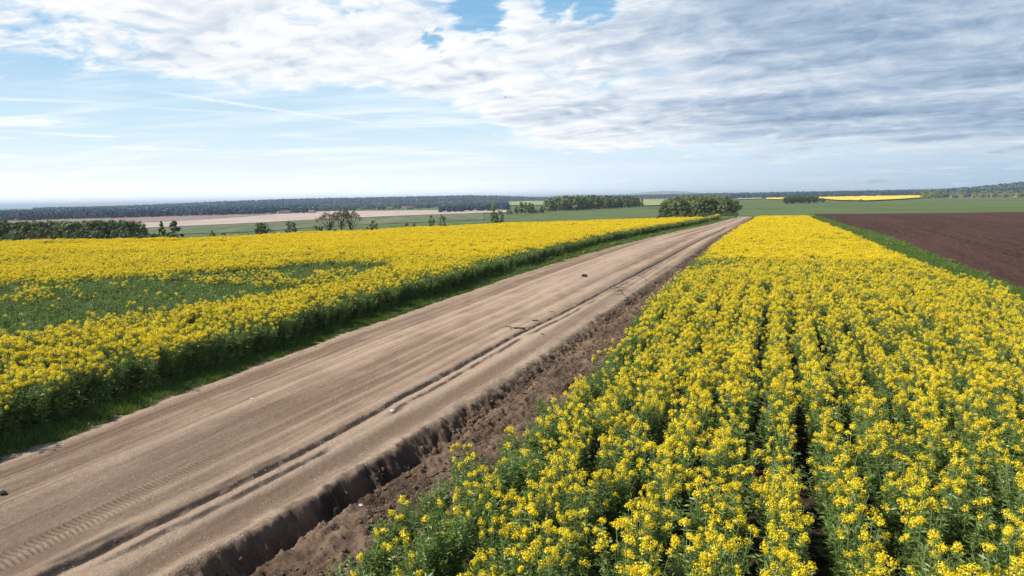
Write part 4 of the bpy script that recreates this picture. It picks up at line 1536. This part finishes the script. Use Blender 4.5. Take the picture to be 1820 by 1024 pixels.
for key, px, top, d, w, lab in (('spire', 283, 393, 130, 16, 'smaller pointed green tree beside the grove'), ('spire', 306, 393, 126, 34, 'larger pointed green tree standing right of the grove'),
                                ('bush', 372, 406, 124, 22, 'dark leaning bush alone on the pasture edge'), ('loose', 393, 412, 124, 10, 'tiny tree with a bare stem beside the leaning bush'),
                                ('bush', 412, 414, 122, 12, 'low scrub bush behind the end of the field'), ('bush', 420, 416, 122, 12, 'lowest scrub bush behind the end of the field'),
                                ('bush', 438, 413, 122, 7, 'narrow little bush left of the round dark tree'),
                                ('dark_broad', 461, 395, 126, 28, 'round dark green tree beside the dead tree'), ('bare', 475, 378, 128, 18, 'pale bare dead tree with upright branches'),
                                ('bush', 484, 406, 124, 14, 'small dark bush right of the dead tree'), ('loose', 513, 391, 128, 25, 'grey brown round topped tree standing alone'),
                                ('grey_bush', 564, 393, 126, 32, 'wide low grey bush leaning on the big open crowned trees'),
                                ('airy', 582, 372, 130, 50, 'open crowned brown tree, first and widest leaning of three'), ('airy', 604, 367, 132, 44, 'open crowned brown tree, tallest in the middle of three'),
                                ('airy', 622, 369, 131, 38, 'open crowned brown tree, last of three with a straight trunk'),
                                ('fresh_bush', 596, 400, 128, 16, 'bright green undergrowth bush beneath the open crowned trees'),
                                ('fresh_bush', 650, 398, 130, 18, 'low green bush beside the small round tree'), ('fresh_broad', 661, 390, 132, 18, 'small green tree right of the open crowned trees'),
                                ('brown_bush', 722, 389, 136, 24, 'wide straw brown bush on the field edge'), ('brown_bush', 735, 391, 137, 20, 'smaller brown bush adjoining the straw brown one'),
                                ('fresh_broad', 765, 381, 142, 13, 'slender green tree, left of a pair'), ('loose', 785, 379, 143, 16, 'grey brown tree, right of a pair'),
                                ('loose', 878, 370, 160, 18, 'thin leaved tree, left half of a forked pair'), ('loose', 889, 371, 161, 18, 'thin leaved tree, right half of a forked pair')):
    b = 'bush' in key
    o = tree_px(key, px, top, d, lab, wpx=w, name='bush' if b else ('dead_tree' if key == 'bare' else 'tree'), cat='bush' if b else 'tree')

# ------------------------------------------------------------------ far forests, hills, mountains
far_protos = []
fg = np.random.default_rng(71)
for leafm, kind in (('leaf_hazed', 'broad'), ('leaf_hazed', 'broad'), ('leaf_olive', 'broad'), ('leaf_hazed', 'tall'), ('leaf_grey', 'broad')):
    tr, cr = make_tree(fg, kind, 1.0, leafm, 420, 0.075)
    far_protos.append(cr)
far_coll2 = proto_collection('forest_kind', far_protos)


def forest(name, px0, px1, d0, d1, rows, step, hfun, label, widen=1.0, kinds=(0, 1, 0, 1)):
    """a wood too far to count, standing on the terrain between two distances; hfun(px) = tree height"""
    P, S, I, Rr = [], [], [], []
    for r in range(rows):
        base = 0.5 * (d0 + d1)
        m = int(abs(px1 - px0) / FPX * base / step)
        for k in range(m):
            px = px0 + (px1 - px0) * (k + fg.uniform(0, 1)) / m
            d = d0 + (d1 - d0) * ((r + fg.uniform(-0.4, 0.4)) / max(rows - 1, 1))
            x, y = on_bearing(px, d)
            h = hfun(px, r / max(rows - 1, 1)) * fg.uniform(0.90, 1.06)
            P.append((x, y, float(terrain(x, y)) + hill(x, y) - 0.3)); S.append((h * widen * 1.35, h * widen * 1.35, h)); I.append(kinds[int(fg.integers(0, len(kinds)))])
            Rr.append((0, 0, fg.uniform(0, 6.28)))
    return scatter(name, P, Rr, S, I, far_coll2, label, 'forest')


def hill(x, y):
    """the wooded ridge rising far on the right and the low rise beyond the valley on the left"""
    th = math.degrees(math.atan2(x, y)); r = math.hypot(x, y)
    h = 26.0 * float(sstep(th, 31, 40)) * float(sstep(r, 1500, 2300))
    h += 17.0 * float(sstep(r, 1900, 3000)) * float(sstep(th, -32, -16)) * (1 - float(sstep(th, -4, 4)))
    return h


def hill_mesh(name, px0, px1, r0, r1, label, mat):
    nu, nv = 60, 20
    V = []
    for i in range(nu):
        px = px0 + (px1 - px0) * i / (nu - 1)
        for j in range(nv):
            d = r0 + (r1 - r0) * j / (nv - 1)
            x, y = on_bearing(px, d)
            V.append((x, y, float(terrain(x, y)) + hill(x, y) - 0.4))
    tag(link(name, mesh_np(name, np.array(V), grid_faces(nu, nv)[:, ::-1], [mat], smooth=True)), label, 'hill', kind='structure')


M['wood_floor'] = field_mat('wood_floor', (0.03, 0.045, 0.02), (0.05, 0.06, 0.03), (0.06, 0.07, 0.03), 0.3)
hill_mesh('hills', 1640, 2300, 1450, 3400, 'wooded ridge rising on the far right', M['wood_floor'])
hill_mesh('hills', 20, 1010, 1850, 4200, 'low wooded rise beyond the valley', M['wood_floor'])
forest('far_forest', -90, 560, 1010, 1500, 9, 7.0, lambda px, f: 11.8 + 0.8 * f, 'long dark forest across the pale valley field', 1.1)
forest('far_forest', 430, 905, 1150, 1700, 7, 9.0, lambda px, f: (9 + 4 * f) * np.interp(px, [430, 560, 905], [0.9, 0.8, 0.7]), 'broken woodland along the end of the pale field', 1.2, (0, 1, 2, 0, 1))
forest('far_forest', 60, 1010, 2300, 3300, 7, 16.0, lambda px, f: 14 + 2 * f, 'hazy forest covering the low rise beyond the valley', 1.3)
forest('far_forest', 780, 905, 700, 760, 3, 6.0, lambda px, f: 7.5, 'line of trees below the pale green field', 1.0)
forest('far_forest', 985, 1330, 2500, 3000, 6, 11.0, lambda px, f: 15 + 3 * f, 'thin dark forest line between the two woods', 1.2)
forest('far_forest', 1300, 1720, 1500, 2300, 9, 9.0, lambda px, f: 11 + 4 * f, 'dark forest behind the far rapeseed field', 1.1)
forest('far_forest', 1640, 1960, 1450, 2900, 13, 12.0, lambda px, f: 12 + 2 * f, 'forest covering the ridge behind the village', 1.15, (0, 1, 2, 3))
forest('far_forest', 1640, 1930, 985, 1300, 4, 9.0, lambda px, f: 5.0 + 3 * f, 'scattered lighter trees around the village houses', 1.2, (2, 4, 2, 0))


def build_mountains():
    V, nu, nv = [], 90, 7
    for i in range(nu):
        px = 960 + (1290 - 960) * i / (nu - 1)
        f = i / (nu - 1)
        top = 70 * (math.sin(math.pi * f) ** 0.6) * (0.72 + 0.28 * math.sin(f * 9 + 1.2)) 
        for j in range(nv):
            g_ = j / (nv - 1)
            x, y = on_bearing(px, 7600 + 1200 * g_)
            V.append((x, y, -8 + (top + 8) * math.sin(math.pi * g_) ** 0.8))
    m = material('far_mountain', lambda t, o: principled(t, t.mix(t.noise(pos(t), 0.002, 4), (0.10, 0.13, 0.10), (0.20, 0.21, 0.18)), 0.95))
    tag(link('mountains', mesh_np('mountains', np.array(V), grid_faces(nu, nv)[:, ::-1], [m], smooth=True)), 'faint blue mountains above the woods', 'mountains', kind='structure')


build_mountains()

# ------------------------------------------------------------------ village houses
M['wall'] = [material('house_render', lambda t, o, c=c: principled(t, t.mix(t.noise(pos(t), 1.5, 4), c, tuple(v * 0.85 for v in c)), 0.9)) for c in
             ((0.36, 0.34, 0.32), (0.28, 0.24, 0.21), (0.42, 0.40, 0.38))]
M['roof'] = [material('house_roof', lambda t, o, c=c: principled(t, t.mix(t.noise(pos(t), 2.0, 4), c, tuple(v * 0.7 for v in c)), 0.8)) for c in
             ((0.20, 0.12, 0.10), (0.16, 0.15, 0.16), (0.28, 0.15, 0.11))]
M['pane'] = material('window_pane', lambda t, o: principled(t, (0.04, 0.05, 0.06), 0.2, spec=0.5))


def box(A, lo, hi):
    x0, y0, z0 = lo; x1, y1, z1 = hi
    V = np.array([(x0, y0, z0), (x1, y0, z0), (x1, y1, z0), (x0, y1, z0), (x0, y0, z1), (x1, y0, z1), (x1, y1, z1), (x0, y1, z1)], float)
    A.add(V, np.array([(0, 3, 2, 1), (4, 5, 6, 7), (0, 1, 5, 4), (1, 2, 6, 5), (2, 3, 7, 6), (3, 0, 4, 7)]))


def make_house(L, W, Hh, Rh, wm, rm, chim):
    parts = {}
    A = Acc(); box(A, (-L / 2, -W / 2, -0.5), (L / 2, W / 2, Hh))
    for sx in (-1, 1):
        x = sx * L / 2
        A.add(np.array([(x, -W / 2, Hh), (x, W / 2, Hh), (x, 0, Hh + Rh - 0.1), (x, 0, Hh + Rh - 0.1)])[:3], np.array([(0, 1, 2)]))
    parts['wall'] = A.mesh('wall', [wm])
    A = Acc()
    e, o = 0.35, 0.35
    sl = Rh / (W / 2)
    for sy in (-1, 1):
        yo, zo = sy * (W / 2 + o), Hh - o * sl
        V = np.array([(-L / 2 - e, yo, zo), (L / 2 + e, yo, zo), (L / 2 + e, 0, Hh + Rh), (-L / 2 - e, 0, Hh + Rh)])
        Vt = np.concatenate([V, V + (0, 0, 0.16)])
        A.add(Vt, np.array([(0, 1, 2, 3), (7, 6, 5, 4), (0, 4, 5, 1), (1, 5, 6, 2), (2, 6, 7, 3), (3, 7, 4, 0)]))
    parts['roof'] = A.mesh('roof', [rm])
    A = Acc(); box(A, (L * 0.18, -0.35, Hh + Rh * 0.5), (L * 0.18 + 0.6, 0.3, Hh + Rh + 0.7))
    parts['chimney'] = A.mesh('chimney', [rm])
    A = Acc(); box(A, (-0.5, -0.035, -0.6), (0.5, 0.035, 0.6))
    parts['window'] = A.mesh('window', [M['pane']])
    A = Acc(); box(A, (-0.45, -0.035, 0.0), (0.45, 0.035, 2.0))
    parts['door'] = A.mesh('door', [rm])
    wins = [(x, -W / 2 - 0.03, 1.5) for x in np.arange(-L / 2 + 1.4, L / 2 - 0.9, 2.2)]
    return parts, wins


hg = np.random.default_rng(81)
HOUSES = [make_house(10, 7, 3.0, 2.2, M['wall'][0], M['roof'][1], True), make_house(13, 7.5, 3.2, 2.4, M['wall'][1], M['roof'][0], True), make_house(9, 6.5, 3.4, 2.2, M['wall'][2], M['roof'][2], True)]


def house(px, base, k, label, group, scale=1.0, dist=None):
    if dist is None:
        x, y = at(px, base); dist = math.hypot(x, y)
    x, y = on_bearing(px, dist)
    parts, wins = HOUSES[k]
    r = empty('house', (x, y, float(terrain(x, y)) + 0.05), -math.atan2(x, y) + hg.uniform(-0.35, 0.35))
    r.scale = (scale,) * 3
    link('wall', parts['wall'], r)
    ro = link('roof', parts['roof'], r)
    link('chimney', parts['chimney'], ro)
    for i, wv in enumerate(wins):
        if i == len(wins) // 2:
            link('door', parts['door'], r, (wv[0], wv[1], 0.0))
        else:
            link('window', parts['window'], r, wv)
    return tag(r, label, 'house', group)


HL = ['grey house under a grey roof', 'brown house under a dark brown roof', 'pale house under a reddish roof']
for i, px in enumerate((1695, 1702, 1709, 1716, 1724, 1731, 1738, 1746, 1752, 1759, 1766, 1773, 1781, 1788, 1796, 1803, 1811, 1818)):
    k = (i * 2 + i // 3) % 3
    house(px, 0, k, HL[k] + ' in the village row below the ridge', HL[k] + 's in the village row', 0.72, dist=1000 + hg.uniform(-25, 60))
for px, k, d, lab in ((497, 0, 985, 'whitish farmhouse at the edge of the pale field, left of another'), (507, 1, 990, 'tan farmhouse at the edge of the pale field'),
                      (553, 2, 980, 'red roofed farmhouse alone before the far forest'), (692, 0, 1110, 'grey roofed house among woodland trees, first of the hamlet'),
                      (718, 2, 1115, 'red roofed house in the middle of the woodland hamlet'), (728, 1, 1110, 'dark roofed tan house at the end of the woodland hamlet')):
    house(px, 0, k, lab, None, 0.85, dist=d)

# ------------------------------------------------------------------ a bird high over the field


def build_bird():
    dx, dy, dz = (float(v) for v in ray(898.5, 172.5))
    L = 95.0 / math.hypot(dx, dy)
    c = Vector((dx * L, dy * L, CAM_H + dz * L))
    bm = bmesh.new()
    prof = [(-0.17, 0.006), (-0.12, 0.022), (-0.05, 0.036), (0.03, 0.036), (0.09, 0.022), (0.12, 0.021), (0.15, 0.012), (0.18, 0.002)]
    V, F = tube([(x, 0, 0.01 * math.cos(x * 9)) for x, _ in prof], [r for _, r in prof], 8)
    W = []
    for sy in (-1, 1):
        W.append([(0.06, sy * 0.03, 0.012), (-0.06, sy * 0.03, 0.012), (-0.05, sy * 0.15, 0.055), (0.045, sy * 0.15, 0.06), (-0.05, sy * 0.29, 0.035)])
    A = Acc(); A.add(V, F)
    for w_ in W:
        w_ = np.array(w_)
        A.add(np.concatenate([w_, w_ - (0, 0, 0.008)]), np.array([(0, 1, 2, 3), (8, 7, 6, 5), (0, 3, 8, 5), (1, 0, 5, 6)]))
        A.add(np.concatenate([w_, w_ - (0, 0, 0.008)]), np.array([(3, 2, 4), (7, 8, 9)]))
    tl = np.array([(-0.16, -0.01, 0.004), (-0.16, 0.01, 0.004), (-0.25, 0.035, 0.004), (-0.25, -0.035, 0.004)])
    A.add(np.concatenate([tl, tl - (0, 0, 0.006)]), np.array([(0, 1, 2, 3), (7, 6, 5, 4)]))
    m = material('dark_feather', lambda t, o: principled(t, t.mix(t.noise(pos(t), 20.0, 3), (0.03, 0.03, 0.035), (0.07, 0.065, 0.06)), 0.7))
    bm.free()
    o = link('bird', A.mesh('bird', [m], True), loc=c)
    o.rotation_euler = (0.15, 0.1, 0.5)
    tag(o, 'tiny dark bird gliding alone high in the cloudy sky', 'bird')


build_bird()

# ------------------------------------------------------------------ the air
HAZE = 1.3e-4


def build_haze():
    A = Acc(); box(A, (-42000, -42000, -16.0), (42000, 42000, 76.0))
    def b(t, out):
        v = t.n('ShaderNodeVolumePrincipled')
        v.inputs['Color'].default_value = (0.72, 0.86, 1.0, 1)
        v.inputs['Density'].default_value = HAZE
        v.inputs['Anisotropy'].default_value = 0.0
        t.t.links.new(v.outputs[0], out.inputs['Volume'])
        return None
    o = link('haze', A.mesh('haze', [material('air_haze', b)]))
    tag(o, 'thin blue air haze over the whole landscape', 'haze', kind='stuff')


if HAZE:
    build_haze()
